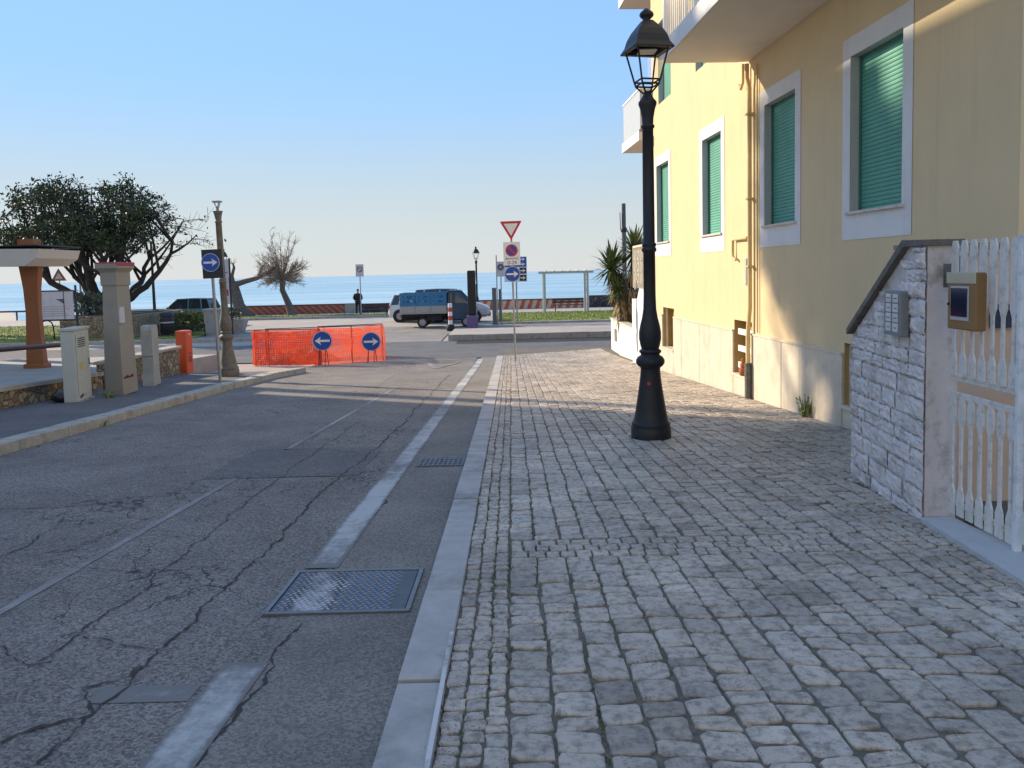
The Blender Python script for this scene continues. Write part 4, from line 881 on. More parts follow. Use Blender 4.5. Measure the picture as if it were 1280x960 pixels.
def tri(s, cz): return [(-s/2, cz), (s/2, cz), (0, cz-s*.866)]
def rtri(s, cz, r):
    P = [Vector(p) for p in tri(s, cz)]; cen = sum(P, Vector((0, 0)))/3; out = []
    for i in range(3):
        a, p, c = P[i-1], P[i], P[(i+1) % 3]
        out += [p+(a-p).normalized()*r, p+((a+c)/2-p).normalized()*r*.5, p+(c-p).normalized()*r]
    return [tuple(v) for v in out]
b = MB(); b.prism(rtri(.68, 4.34, .03), -.05, -.036, 'y'); o = b.build('give_way_plate', m_signred, t)
b = MB(); b.prism(rtri(.44, 4.268, .02), -.053, -.0505, 'y'); b.build('triangle_centre', m_signwhite, o)
b = MB(); b.bbox(-.26, .26, -.05, -.036, 2.98, 3.70, .004); o = b.build('no_parking_plate', m_signwhite, t)
no_park(o, 0, 3.44, .19, -.056)
text_mesh('plate_lettering', '0-24', .16, m_signblack, o, (0, -.0515, 3.06)); b = MB(); b.box(-.16, .0, -.053, -.0505, 3.175, 3.195); b.prism([(-.16, 3.155), (-.16, 3.215), (-.2, 3.185)], -.053, -.0505, 'y'); b.build('plate_mark', m_signblack, o); text_mesh('plate_lettering', 'MAG', .09, m_signblack, o, (.11, -.0515, 3.185))
arrow_disc(t, .0, 2.71, .245, -.055, True); t.scale = (.925, .925, .925)
b = MB(); [b.box(-.05, .05, -.036, .03, z-.015, z+.015) for z in (4.1, 3.55, 3.1, 2.78)]; b.build('clamp', m_galv, t)
g = G(275.5, 478, .115)
t = T('sign_post', 'blue right arrow disc on a dark backing board beside the ochre lamp post', 'road sign', (g.x, g.y, g.z), tilt=(0, math.radians(-1.3), 0))
b = MB(); b.tube([(0, 0, -.15), (0, 0, 2.8)], .032, 12); b.build('pole', m_galv, t)
b = MB(); b.bbox(-.19, .25, -.05, -.04, 2.26, 2.88, .004); b.build('backing_board', M('board_dark', (.03, .035, .035), .6), t)
arrow_disc(t, .0, 2.60, .20, -.066, True)

# orange safety netting with frames
m_net = bpy.data.materials.new('orange_netting'); m_net.use_nodes = True; n, l, p = nodes_of(m_net)
p.inputs['Base Color'].default_value = (.85, .09, .03, 1); p.inputs['Roughness'].default_value = .5
tr = n.new('ShaderNodeBsdfTranslucent'); tr.inputs['Color'].default_value = (.95, .13, .04, 1); ms = n.new('ShaderNodeMixShader'); ms.inputs[0].default_value = .5
l.new(p.outputs[0], ms.inputs[1]); l.new(tr.outputs[0], ms.inputs[2]); l.new(ms.outputs[0], n['Material Output'].inputs[0])
A, B_, C_ = G(318, 457), G(402, 456), G(481, 450.5)
def net(b, p, q, h, seed, cell=.055, bar=.011, sag=.06, off=0.0):
    rr = random.Random(seed); L = (q-p).length; nx = int(L/cell); nz = int(h/cell)
    nr = Vector((-(q-p).y, (q-p).x, 0)).normalized()
    def P(i, j):
        u = i/nx; v = j/nz; top = h*(1-sag*math.sin(PI*u)*v*.8)
        wv = .05*mnoise.noise((u*4+seed, v*2.5, seed))+.02*mnoise.noise((u*15, v*9, seed))
        c = p.lerp(q, u); return Vector((c.x, c.y, gz(c.x, c.y)+.02+top*v+.012*mnoise.noise((u*11, v*7, seed+2))))+nr*(wv+off)
    up = Vector((0, 0, 1)); al = (q-p).normalized()
    for i in range(nx+1):
        pr = None
        for j in range(nz+1):
            c = P(i, j); w_ = bar*rr.uniform(.5, 1.2)
            cur = (c-al*w_, c+al*w_)
            if pr: b.add([pr[0], pr[1], cur[1], cur[0]], [(0, 1, 2, 3)])
            pr = cur
    for j in range(nz+1):
        pr = None; w_ = bar*.55*(2 if j % 6 == 0 else 1)
        for i in range(nx+1):
            c = P(i, j)+nr*.001; cur = (c-up*w_, c+up*w_)
            if pr: b.add([pr[0], pr[1], cur[1], cur[0]], [(0, 1, 2, 3)])
            pr = cur
m_rod = M('rusty_rod', (.16, .05, .04), .7, .2, 12)
def barrier(name, label, p, q, h, seeds, rods, back=None):
    t = T(name, label, 'barrier', p); inv = lambda b: [tuple(Vector(v)-p) for v in b.v]
    b = MB()
    for k, sd in enumerate(seeds): net(b, p, q, h, sd, off=-.05*k)
    if back: net(b, *back, h*.96, 31)
    b.v = inv(b); b.build('netting', m_net, t, fix=False)
    for u in rods:
        c = p.lerp(q, u); f = MB(); f.tube([Vector((c.x, c.y+.03, gz(c.x, c.y)-.02))-p, Vector((c.x, c.y+.03, gz(c.x, c.y)+h+.06))-p], .016, 8); f.build('rod', m_rod, t)
    f = MB(); e1, e2 = p.lerp(q, rods[0]), p.lerp(q, rods[-1])
    f.tube([Vector((e1.x, e1.y+.03, gz(e1.x, e1.y)+h+.05))-p, Vector((e2.x, e2.y+.03, gz(e2.x, e2.y)+h+.05))-p], .014, 8); f.build('top_bar', m_rod, t)
    return t
Z = Vector((0, 0, 0))
barrier('safety_barrier', 'dense double layer of orange safety netting at the left of the roadworks', A, B_, 1.03, (3, 5), (.02, .22, .98), (A+Vector((-.05, .05, 0)), A+Vector((-.3, 1.7, 0))))
barrier('safety_barrier', 'thinner pinkish orange safety netting at the right of the roadworks with a dark top bar', B_+Vector((-.1, -.06, 0)), C_, 1.10, (8,), (.02, .5, .97), (C_+Vector((.0, .05, 0)), C_+Vector((-.25, 1.6, 0))))
barrier('safety_barrier', 'rear run of orange safety netting closing the roadworks behind the front panels', A+Vector((-.3, 1.72, 0)), C_+Vector((-.27, 1.65, 0)), .98, (13,), (.03, .5, .97))
t = T('rubble_heap', 'low heap of excavated earth inside the orange netting', 'heap', (A.lerp(C_, .3)).xyz+Vector((0, .85, 0)))
b = MB(); vs = []; fs = []
for j in range(9):
    for i in range(25):
        u = i/24; v = j/8; vs.append((-1.1+2.4*u, -.55+1.1*v, -.03+(.42*math.sin(PI*u)*math.sin(PI*v))*(1+.5*mnoise.noise((u*7, v*4, 2)))))
fs = [(j*25+i, j*25+i+1, j*25+i+26, j*25+i+25) for j in range(8) for i in range(24)]; b.add(vs, fs); b.build('earth', M('dug_earth', (.22, .14, .09), .95, .3, 9, .6, 20), t)
for px, py, right, lab in ((403, 426, False, 'blue left arrow disc on a thin stand in front of the orange netting'), (464, 427, True, 'blue right arrow disc on a thin stand in front of the orange netting')):
    c = B_.lerp(C_, max(0, (px-402)/79)); c = Vector((c.x, c.y-.26, 0)); c.z = gz(c.x, c.y); s = c.y/960
    dd = D(px, py, c.y)
    t = T('arrow_sign', lab, 'road sign', (dd.x, c.y, c.z)); hh = dd.z-c.z
    arrow_disc(t, 0, hh, .295, -.02, right)
    b = MB(); b.tube([(-.13, .12, 0), (-.08, 0, hh+.1)], .012, 6); b.tube([(.13, .12, 0), (.08, 0, hh+.1)], .012, 6); b.tube([(-.1, -.2, 0), (-.09, 0, hh*.7)], .012, 6); b.tube([(.1, -.2, 0), (.09, 0, hh*.7)], .012, 6); b.build('stand', m_rod, t)
# ================================================================== PROMENADE
def P(px, y, z=FLAT): v = D(px, 400, y); return (v.x, y, z)
def wall_seg(label, px0, px1, y, h, mat, capmat, name='sea_wall', cap=.07):
    x0, x1 = P(px0, y)[0], P(px1, y)[0]
    t = T(name, label, 'wall', (x0, y, FLAT)); b = MB(); b.box(0, x1-x0, 0, .35, -.1, h); b.build('wall_body', mat, t)
    b = MB(); b.bbox(-.0, x1-x0, -.05, .40, h+.001, h+cap, .01); b.build('coping', capmat, t); return t
def striped(name, a, c, diag, scale, base_mix=.5):
    m = bpy.data.materials.new(name); m.use_nodes = True; n, l, p = nodes_of(m); p.inputs['Roughness'].default_value = .8
    tc = n.new('ShaderNodeTexCoord'); sx = n.new('ShaderNodeSeparateXYZ'); l.new(tc.outputs['Object'], sx.inputs[0])
    k = n.new('ShaderNodeMath'); k.operation = 'MULTIPLY_ADD'; l.new(sx.outputs['Z'], k.inputs[0]); k.inputs[1].default_value = diag; l.new(sx.outputs['X'], k.inputs[2])
    s = n.new('ShaderNodeMath'); s.operation = 'MULTIPLY'; l.new(k.outputs[0], s.inputs[0]); s.inputs[1].default_value = scale
    f = n.new('ShaderNodeMath'); f.operation = 'FRACT'; l.new(s.outputs[0], f.inputs[0])
    g_ = n.new('ShaderNodeMath'); g_.operation = 'GREATER_THAN'; l.new(f.outputs[0], g_.inputs[0]); g_.inputs[1].default_value = base_mix
    nz = n.new('ShaderNodeTexNoise'); nz.inputs['Scale'].default_value = 6; nz.inputs['Detail'].default_value = 5; l.new(tc.outputs['Object'], nz.inputs['Vector'])
    mx = n.new('ShaderNodeMix'); mx.data_type = 'RGBA'; mx.inputs[6].default_value = (*a, 1); mx.inputs[7].default_value = (*c, 1); l.new(g_.outputs[0], mx.inputs[0])
    o = n.new('ShaderNodeMix'); o.data_type = 'RGBA'; o.blend_type = 'OVERLAY'; o.inputs[0].default_value = .5; l.new(mx.outputs[2], o.inputs[6]); l.new(nz.outputs['Color'], o.inputs[7]); l.new(o.outputs[2], p.inputs['Base Color'])
    return m
m_st1 = striped('red_brick_diagonal', (.33, .09, .055), (.44, .19, .125), 1.2, 1.9, .62); m_st2 = striped('red_cream_diagonal', (.55, .12, .06), (.66, .47, .30), -.35, 1.75, .5)
m_capd = M('dark_wall_cap', (.07, .065, .065), .8, .2, 4)
wall_seg('dark red sea wall with fine slanting brick pattern behind the bare trees', 306, 432, 57, .60, m_st1, m_capd)
wall_seg('sea wall with bold red and cream slanting stripes behind the pergola', 592, 737, 57, .62, m_st2, m_capd)
wall_seg('dark rubble stone sea wall at the right end beside the yucca', 737, 900, 57.01, .78, m_rubble2, m_capd)
wall_seg('dark stretch of sea wall behind the bench and the white pickup', 450, 592, 57.02, .56, m_rubble2, m_capd)
wall_seg('pale concrete end block of the sea wall beside the standing person', 432, 450, 56.98, .62, m_conc, m_conc)
wall_seg('dark sea wall behind the green car and the hedge', 165, 306, 57.02, .52, m_rubble2, m_capd)
# beach railing at the far left
x0, x1 = P(-60, 58)[0], P(130, 58)[0]
t = T('beach_railing', 'low dark railing along the pale sand at the far left', 'railing', (x0, 58, FLAT))
b = MB(); b.tube([(0, 0, .62), (x1-x0, 0, .62)], .07, 6); b.build('rail', m_wood, t)
for k in range(8): b = MB(); b.tube([(k*(x1-x0)/7, 0, -.1), (k*(x1-x0)/7, 0, .6)], .06, 6); b.build('post', m_wood, t)

# ---- trees
def bez(a, b_, c, n=8): return [a*(1-t)**2+b_*2*t*(1-t)+c*t*t for t in [i/n for i in range(n+1)]]
m_leafd = M('dark_evergreen_leaf', (.055, .075, .030), .55, .55, 1.6, spec=.4); m_barkd = M('dark_bark', (.045, .038, .03), .9, .3, 9, .6, 20)
m_twig = M('bare_twig', (.30, .235, .18), .9, .2, 6); m_barkg = M('grey_bark', (.13, .11, .095), .9, .35, 6, .8, 14)
def leaf_quad(b, c, s, rr):
    d = Vector((rr.gauss(0, 1), rr.gauss(0, 1), rr.gauss(0, 1))).normalized(); q = d.orthogonal().normalized(); q.rotate(Matrix.Rotation(rr.uniform(0, 6.28), 3, d)); r_ = d.cross(q)
    b.add([c-q*s, c-r_*s*.45, c+q*s, c+r_*s*.45], [(0, 1, 2, 3)])
def umbrella_tree(loc, label, R0, R1, zb, zt, fork, seed, limbs=9, leaves=62, bare_right=True, off=(0, 0), lsz=.1, name='evergreen_tree'):
    rr = random.Random(seed); t = T(name, label, 'tree', loc); w_ = MB(); lf = MB(); tw = w_
    w_.tube([(-.5, 0, -.15), (-.35, 0, fork*.5), (0, 0, fork)], [.42, .36, .34], 10); F0 = Vector((0, 0, fork))
    for i in range(limbs):
        an = 2*PI*i/limbs+rr.uniform(-.25, .25); rad = rr.uniform(.45, .85) if i % 3 else rr.uniform(.15, .4)
        e = Vector((off[0]+R0*rad*math.cos(an), R1*rad*math.sin(an), zb+rr.uniform(-.2, .7)*(1-.3*rad)))
        m_ = Vector((e.x*.75, e.y*.75, fork+(e.z-fork)*.25)); pts = bez(F0, m_, e, 9)
        pts = [p+Vector((rr.uniform(-.09, .09), rr.uniform(-.09, .09), rr.uniform(-.07, .07))) if 0 < k < 9 else p for k, p in enumerate(pts)]
        w_.tube(pts, [.24-.019*k for k in range(10)], 7)
        for j in range(5):
            st = pts[rr.randint(5, 9)]; a2 = an+rr.uniform(-1.1, 1.1); r2 = min(1, rad+rr.uniform(-.25, .35)); 
            zc = zb+(zt-zb)*math.sqrt(max(0, 1-r2*r2*.92)); e2 = Vector((off[0]+R0*r2*math.cos(a2), R1*r2*math.sin(a2), zb+.3+(zc-zb-.3)*rr.uniform(.80, 1.0)))
            p2 = bez(st, st.lerp(e2, .5)+Vector((rr.uniform(-.25, .25), rr.uniform(-.25, .25), -.25)), e2, 6); w_.tube(p2, [.085-.010*k for k in range(7)], 5)
            for k in range(5):
                s3 = p2[rr.randint(2, 6)]; bare = bare_right and (e2.x-off[0]) > R0*.62
                d3 = Vector((rr.gauss(0, .55), rr.gauss(0, .55), rr.gauss(.1, .2))); e3 = s3+d3*(1.1 if not bare else 1.3)
                tw.tube([s3, s3.lerp(e3, .5)+Vector((0, 0, .08)), e3], [.028, .02, .010], 4, cap=False)
                if bare:
                    for _ in range(7):
                        q = s3.lerp(e3, rr.uniform(.3, 1)); e4 = q+Vector((rr.gauss(.18, .3), rr.gauss(0, .3), rr.gauss(.15, .3))); tw.tube([q, e4], [.012, .007], 3, cap=False)
                n = leaves if not bare else leaves//9
                for _ in range(n):
                    c = e3+Vector((rr.gauss(0, .25), rr.gauss(0, .25), rr.gauss(0, .17))); 
                    if c.z > zb+.05: leaf_quad(lf, c, lsz*rr.uniform(.6, 1.3), rr)
    w_.build('trunk', m_barkd, t); lf.build('crown', m_leafd, t, fix=False); return t
umbrella_tree(P(140, 40), 'large dark umbrella shaped evergreen with twisted limbs and bare twigs on its right side', 5.0, 3.8, 4.2, 7.8, 1.35, 11, limbs=13, leaves=76, off=(-.55, 0))
umbrella_tree(P(-62, 41), 'dark evergreen cut by the left edge of the picture', 2.7, 2.6, 3.6, 6.3, 1.4, 12, limbs=6, leaves=60, bare_right=False)
def twig_tree(loc, label, H, seed):
    rr = random.Random(seed); t = T('bare_tree', label, 'tree', loc); w_ = MB(); tw = MB()
    tp = [Vector((.0, 0, -.1)), Vector((-.25, 0, .8)), Vector((-.65, 0, 1.8)), Vector((-.62, 0, 2.6))]; w_.tube(tp, [.34, .24, .19, .2], 10); top = tp[-1]
    for i in range(60):
        ph = rr.uniform(0, 2*PI); el = math.acos(rr.uniform(-.25, 1)); L = rr.uniform(.62, 1.0)/math.sqrt((math.sin(el)/1.5)**2+(math.cos(el)/((H-2.6) if el < 1.57 else 1.1))**2)
        d = Vector((math.sin(el)*math.cos(ph), math.sin(el)*math.sin(ph), math.cos(el))); e = top+d*L; md = top+d*L*.5+Vector((0, 0, .12)); pts = bez(top, md, e, 6); tw.tube(pts, [.05-.007*k for k in range(7)], 4, cap=False)
        for j in range(12):
            s = pts[rr.randint(2, 6)]; d2 = (d+Vector((rr.gauss(0, .45), rr.gauss(0, .45), rr.gauss(.15, .35)))).normalized()*rr.uniform(.35, .8); e2 = s+d2; tw.tube([s, s.lerp(e2, .5), e2], [.016, .012, .008], 3, cap=False)
            for k in range(4):
                s3 = s.lerp(e2, rr.uniform(.3, 1)); e3 = s3+(d2.normalized()+Vector((rr.gauss(0, .6), rr.gauss(0, .6), rr.gauss(0, .6)))).normalized()*rr.uniform(.15, .38); tw.tube([s3, e3], [.010, .006], 3, cap=False)
    w_.build('trunk', m_barkg, t); tw.build('crown', m_twig, t)
twig_tree(P(366, 55), 'leafless tree with a dense fan of fine upright twigs before the sea wall', 7.2, 5)
t = T('bare_tree', 'heavily pruned bare tree with thick forked stubs beside the stone planter', 'tree', P(302, 54.5))
b = MB(); b.tube([(.25, 0, -.1), (-.15, 0, .8), (-.35, 0, 1.7), (-.5, 0, 2.35)], [.58, .42, .38, .34], 10)
b.tube([(-.45, 0, 2.2), (-.85, .1, 2.7), (-1.3, .1, 3.0)], [.2, .14, .08], 7); b.tube([(-.45, 0, 2.2), (-.5, -.1, 2.9), (-.35, 0, 3.5), (-.42, 0, 3.8)], [.2, .13, .1, .05], 7)
b.tube([(-.45, 0, 2.25), (.4, 0, 2.5), (1.2, .1, 2.7), (1.9, .1, 3.0), (2.6, .1, 3.5), (2.65, .1, 3.9)], [.24, .19, .16, .14, .10, .05], 7); b.tube([(1.3, .1, 2.75), (1.45, .1, 3.2), (1.7, .1, 3.6)], [.11, .09, .05], 6)
b.tube([(.3, 0, -.05), (.9, -.1, .0), (1.1, -.2, -.1)], [.3, .18, .05], 7); b.build('trunk', m_barkg, t)
b = MB(); rr = random.Random(2)
for c in ((-1.3, .1, 3.0), (-.42, 0, 3.8), (2.65, .1, 3.8), (1.7, .1, 3.6)):
    for k in range(16): e = Vector(c)+Vector((rr.gauss(0, .3), rr.gauss(0, .3), abs(rr.gauss(.25, .2)))); b.tube([Vector(c)-Vector((0, 0, .1)), e], [.014, .007], 3, cap=False)
b.build('twigs', m_twig, t)
# ---- bushes
m_hedge = M('hedge_leaf', (.13, .15, .035), .6, .5, 3); m_greyb = M('grey_green_leaf', (.10, .115, .07), .6, .4, 3)
def bush(loc, label, rx, ry, rz, n, mat, seed, name='bush', s=.07):
    rr = random.Random(seed); t = T(name, label, 'bush', loc); st = MB(); lf = MB()
    for k in range(14):
        e = Vector((rr.uniform(-.8, .8)*rx, rr.uniform(-.8, .8)*ry, rr.uniform(.5, .9)*rz*2)); st.tube([(e.x*.5, e.y*.5, -.05), (e.x*.8, e.y*.8, e.z*.5), e], [.02, .015, .008], 4, cap=False)
    for _ in range(n):
        d = Vector((rr.gauss(0, 1), rr.gauss(0, 1), rr.gauss(0, 1))).normalized(); k = rr.uniform(.55, 1.02)*(1+.22*mnoise.noise((d.x*2.5+seed, d.y*2.5, d.z*2.5)))
        c = Vector((abs(d.x)**.6*math.copysign(1, d.x)*rx*k, abs(d.y)**.6*math.copysign(1, d.y)*ry*k, max(.03, rz+abs(d.z)**.7*math.copysign(1, d.z)*rz*k))); leaf_quad(lf, c, s*rr.uniform(.6, 1.4), rr)
    st.build('stems', m_barkd, t); lf.build('foliage', mat, t, fix=False); return t
# stone planter with its bushes
x0, x1 = P(74, 36)[0], P(168, 36)[0]
t = T('stone_planter', 'yellowish crazy stone planter wall below the large evergreen', 'planter', (x0, 36, FLAT))
b = MB(); b.bbox(0, x1-x0, 0, 5.5, -.1, 1.12, .03); b.build('stone_body', m_rubble, t); b = MB(); b.bbox(.3, x1-x0-.3, .3, 5.2, 1.0, 1.15, .02); b.build('soil', M('planter_soil', (.07, .055, .04), .95), t)
bush(P(118, 36.9, FLAT+1.1), 'grey green rounded shrub in the stone planter', .72, .6, .58, 900, m_greyb, 3)
bush(P(104, 38.2, FLAT+1.1), 'dark loose shrub at the left of the stone planter', .45, .5, .62, 600, m_leafd, 4)
bush(P(178, 38.6), 'low dark round bush at the left end of the hedge', .65, .6, .40, 700, m_greyb, 5)
x0, x1 = P(170, 40)[0], P(258, 40)[0]
bush(((x0+x1)/2, 40.2, FLAT), 'long yellow green hedge in front of the green car', (x1-x0)/2, .6, .56, 3600, m_hedge, 6, 'hedge', .08)
bush(P(283, 41), 'small dark bush behind the concrete planter box', .8, .6, .6, 900, m_leafd, 7)
# lattice fence
x0, x1 = P(167, 36.6)[0], P(256, 36.6)[0]; W_ = x1-x0
t = T('lattice_fence', 'low black lattice fence in front of the hedge', 'fence', (x0, 36.6, FLAT))
b = MB(); n_ = 26
for k in range(n_):
    a = k*W_/n_; c = (k+1)*W_/n_
    b.tube([(a, 0, .08), (c, 0, .52)], .012, 4); b.tube([(a, 0, .52), (c, 0, .08)], .012, 4)
b.build('lattice', m_black, t); b = MB(); b.box(0, W_, -.02, .02, .52, .56); b.box(0, W_, -.02, .02, .05, .09); b.build('rail', m_black, t)
for k in range(4): b = MB(); b.box(k*(W_-.05)/3, k*(W_-.05)/3+.05, -.025, .025, -.05, .6); b.build('post', m_black, t)
# bin
t = T('litter_bin', 'black litter bin with a pale band between the hedge and the lattice fence', 'bin', P(208.5, 37.6))
b = MB(); b.lathe([(.26, 0), (.30, .04), (.33, .95), (.30, .98)], seg=16); b.build('body', m_black, t); b = MB(); b.lathe([(.335, .98), (.34, 1.02), (.28, 1.12), (.1, 1.15)], seg=16); b.build('lid', m_dark, t); b = MB(); b.lathe([(.325, .62), (.332, .63), (.333, .68), (.327, .69)], seg=16); b.build('band', M('pale_band', (.5, .5, .5), .5), t)
# pillar and planter box
t = T('stone_pillar', 'square pale concrete pillar at the right end of the lattice fence', 'pillar', P(267, 37.9)); b = MB(); b.bbox(-.36, .36, -.3, .3, -.05, 1.16, .015); b.build('shaft', m_conc, t); b = MB(); b.bbox(-.40, .40, -.34, .34, 1.161, 1.26, .015); b.build('cap', m_conc, t)
t = T('planter_box', 'tapered concrete planter box behind the ochre lamp post', 'planter', P(294, 38.6)); b = MB(); vs = [q for k, z in ((.36, 0), (.55, .68), (.47, .68), (.45, .55)) for q in ((-k, -k*.8, z), (k, -k*.8, z), (k, k*.8, z), (-k, k*.8, z))]; b.add(vs, [(4*i+k, 4*i+(k+1) % 4, 4*i+4+(k+1) % 4, 4*i+4+k) for i in range(3) for k in range(4)]+[(0, 1, 2, 3), (12, 13, 14, 15)]); b.build('box', m_conc, t)
# billboard
x0, x1 = P(46, 34)[0], P(93, 34)[0]; W_ = x1-x0
t = T('notice_board', 'white notice board in a dark frame behind the bus shelter column', 'notice board', (x0, 34, FLAT))
b = MB(); b.box(0, W_, 0, .03, 1.1, 2.33); o = b.build('board', M('poster_white', (.50, .50, .53), .6, .12, 2.5), t)
b = MB(); b.prism([(.9, 2.0), (1.25, 2.0), (1.25, 1.78)], -.006, -.0005, 'y'); [b.box(.2+.02*k, W_-.2-.1*(k % 3), -.005, -.0006, 1.25+.1*k, 1.265+.1*k) for k in range(5)]; b.box(1.23, 1.27, -.006, -.0005, 1.1, 2.33); b.build('poster_print', M('poster_ink', (.10, .10, .13), .6), o)
b = MB(); b.bbox(-.03, W_+.03, -.02, .05, 2.331, 2.39, .01); b.bbox(-.03, W_+.03, -.02, .05, 1.03, 1.099, .01); b.build('frame', m_dark, t)
for xx in (.0, W_+.08): b = MB(); b.box(xx-.035, xx+.035, .055, .12, -.1, 2.6); b.build('post', m_dark, t)
t = T('bicycle_hoop', 'black bicycle hoop in front of the notice board', 'hoop', P(59, 36)); b = MB(); b.tube([(-.4, 0, -.05), (-.4, 0, .7), (-.3, 0, .88), (-.1, 0, .95), (.05, 0, .95), (.2, 0, .86), (.27, 0, .65), (.3, 0, -.05)], .03, 8); b.build('hoop_tube', m_black, t)
t = T('warning_sign', 'small faded red triangle sign on a thin pole behind the notice board', 'road sign', P(77.5, 42)); b = MB(); b.tube([(0, 0, -.1), (0, 0, 3.3)], .03, 8); b.build('pole', m_galv, t); b = MB(); b.prism([(-.42, 2.82), (.42, 2.82), (0, 3.5)], -.05, -.035, 'y'); o = b.build('triangle_plate', M('faded_red', (.50, .16, .17), .6), t); b = MB(); b.prism([(-.22, 2.92), (.22, 2.92), (0, 3.27)], -.054, -.0505, 'y'); b.build('triangle_centre', m_signwhite, o)
t = T('street_lamp', 'plain dark lamp pole rising right of the large evergreen', 'street lamp', P(194, 43)); b = MB(); b.tube([(0, 0, -.1), (0, 0, .8), (0, 0, 4.85)], [.1, .09, .06], 8); b.build('pole', m_dark, t); b = MB(); b.tube([(0, 0, 4.8), (-.1, 0, 4.95), (-.3, 0, 5.0)], .035, 6); b.build('arm', m_dark, t); b = MB(); b.bbox(-.6, -.2, -.1, .1, 4.97, 5.07, .02); b.build('lamp_head', m_dark, t)
t = T('flag_pole', 'thin grey pole seen through the branches of the large evergreen', 'pole', P(103, 44)); b = MB(); b.tube([(0, 0, -.1), (0, 0, 3.9)], .05, 8); b.build('shaft', m_galv, t); b = MB(); b.lathe([(.06, 3.9), (.07, 3.95), (.01, 4.02)], seg=8); b.build('finial', m_galv, t)
# far lamps
def small_lamp(px, y, H, label):
    t = T('street_lamp', label, 'street lamp', P(px, y)); s = H/541.
    lamp_post(t, s, m_dark, 12); lantern(t, s, m_dark, .3); return t
small_lamp(597, 48, 4.35, 'dark street lamp with lantern standing behind the parked vehicles')
small_lamp(283.5, 39.5, 4.25, 'dark street lamp with white lantern right behind the ochre lamp post')
t = T('banner_post', 'narrow white vertical banner on a dark post behind the ochre lamp post', 'banner', P(290, 37)); b = MB(); b.tube([(0, 0, -.1), (0, 0, 3.7)], .05, 8); b.build('post', m_dark, t); b = MB(); b.box(-.33, -.06, -.01, .01, 1.5, 3.65); o = b.build('banner', M('banner_white', (.52, .53, .55), .6, .1, 3), t); b = MB(); b.box(-.2, -.1, -.013, -.0105, 1.9, 2.2); b.box(-.30, -.09, -.013, -.0105, 3.0, 3.05); b.build('banner_print', M('banner_red', (.35, .05, .06), .6), o)
# no parking sign on the left of the sea
t = T('sign_post', 'small white no parking plate on a thin pole beside the standing person', 'road sign', P(452, 50.3)); b = MB(); b.tube([(0, 0, -.1), (0, 0, 3.4)], .035, 8); b.build('pole', m_galv, t); b = MB(); b.bbox(-.26, .26, -.05, -.036, 2.65, 3.45, .004); o = b.build('plate', M('plate_grey_white', (.52, .52, .52), .5), t)
b = MB(); b.ring(0, 3.12, .13, .19, -.056, -.0505, 24); b.build('ring', M('faded_dark_red', (.25, .07, .08), .5), o); b = MB(); b.prism([(-.12, 3.22), (-.09, 3.25), (.12, 3.02), (.09, 2.99)], -.056, -.0505, 'y'); b.build('slash', M('faded_dark_red', (.25, .07, .08)), o)
# benches
def bench(px, y, Wd, label, mat, group=None, rz=0):
    t = T('park_bench', label, 'bench', P(px, y), rz); b = MB(); [b.bbox(-Wd/2, Wd/2, -.25+.14*k, -.13+.14*k, .42, .46, .006) for k in range(3)]; b.build('seat', mat, t)
    b = MB(); [b.bbox(-Wd/2, Wd/2, .22, .25, .56+.16*k, .68+.16*k, .006) for k in range(2)]; b.build('backrest', mat, t)
    for xx in (-Wd/2+.2, Wd/2-.2): b = MB(); b.tube([(xx, -.2, -.05), (xx, -.2, .42)], .025, 6); b.tube([(xx, .15, -.05), (xx, .15, .42), (xx, .235, .85)], .025, 6); b.tube([(xx, -.22, .405), (xx, .17, .405)], .025, 6); b.build('leg', m_black, t)
    return t
bench(468, 51.3, 2.1, 'dark slatted bench beside the standing person facing the sea', m_wood)
bench(714, 51.6, 2.5, 'dark slatted bench between the pergola posts', m_wood)
# pergola
x0, x1 = P(681.5, 49.5)[0], P(735, 49.5)[0]; W_ = x1-x0
t = T('pergola', 'white painted timber pergola frame on the lawn by the sea', 'pergola', (x0, 49.5, FLAT)); m_perg = M('pergola_paint', (.46, .47, .45), .7, .08, 4)
for xx, yy in ((0, 0), (W_, 0), (0.0, 1.3), (W_-.05, 1.3)): b = MB(); b.bbox(xx-.075, xx+.075, yy-.075, yy+.075, -.1, 2.55, .01); b.build('post', m_perg, t)
for yy in (0, 1.3): b = MB(); b.bbox(-.35, W_+.4, yy-.06, yy+.06, 2.551, 2.70, .01); b.build('beam', m_perg, t)
b = MB(); [b.bbox(.1+(W_-.2)*k/5-.03, .1+(W_-.2)*k/5+.03, -.25, 1.55, 2.702, 2.78, .006) for k in range(6)]; b.build('rafters', m_perg, t)
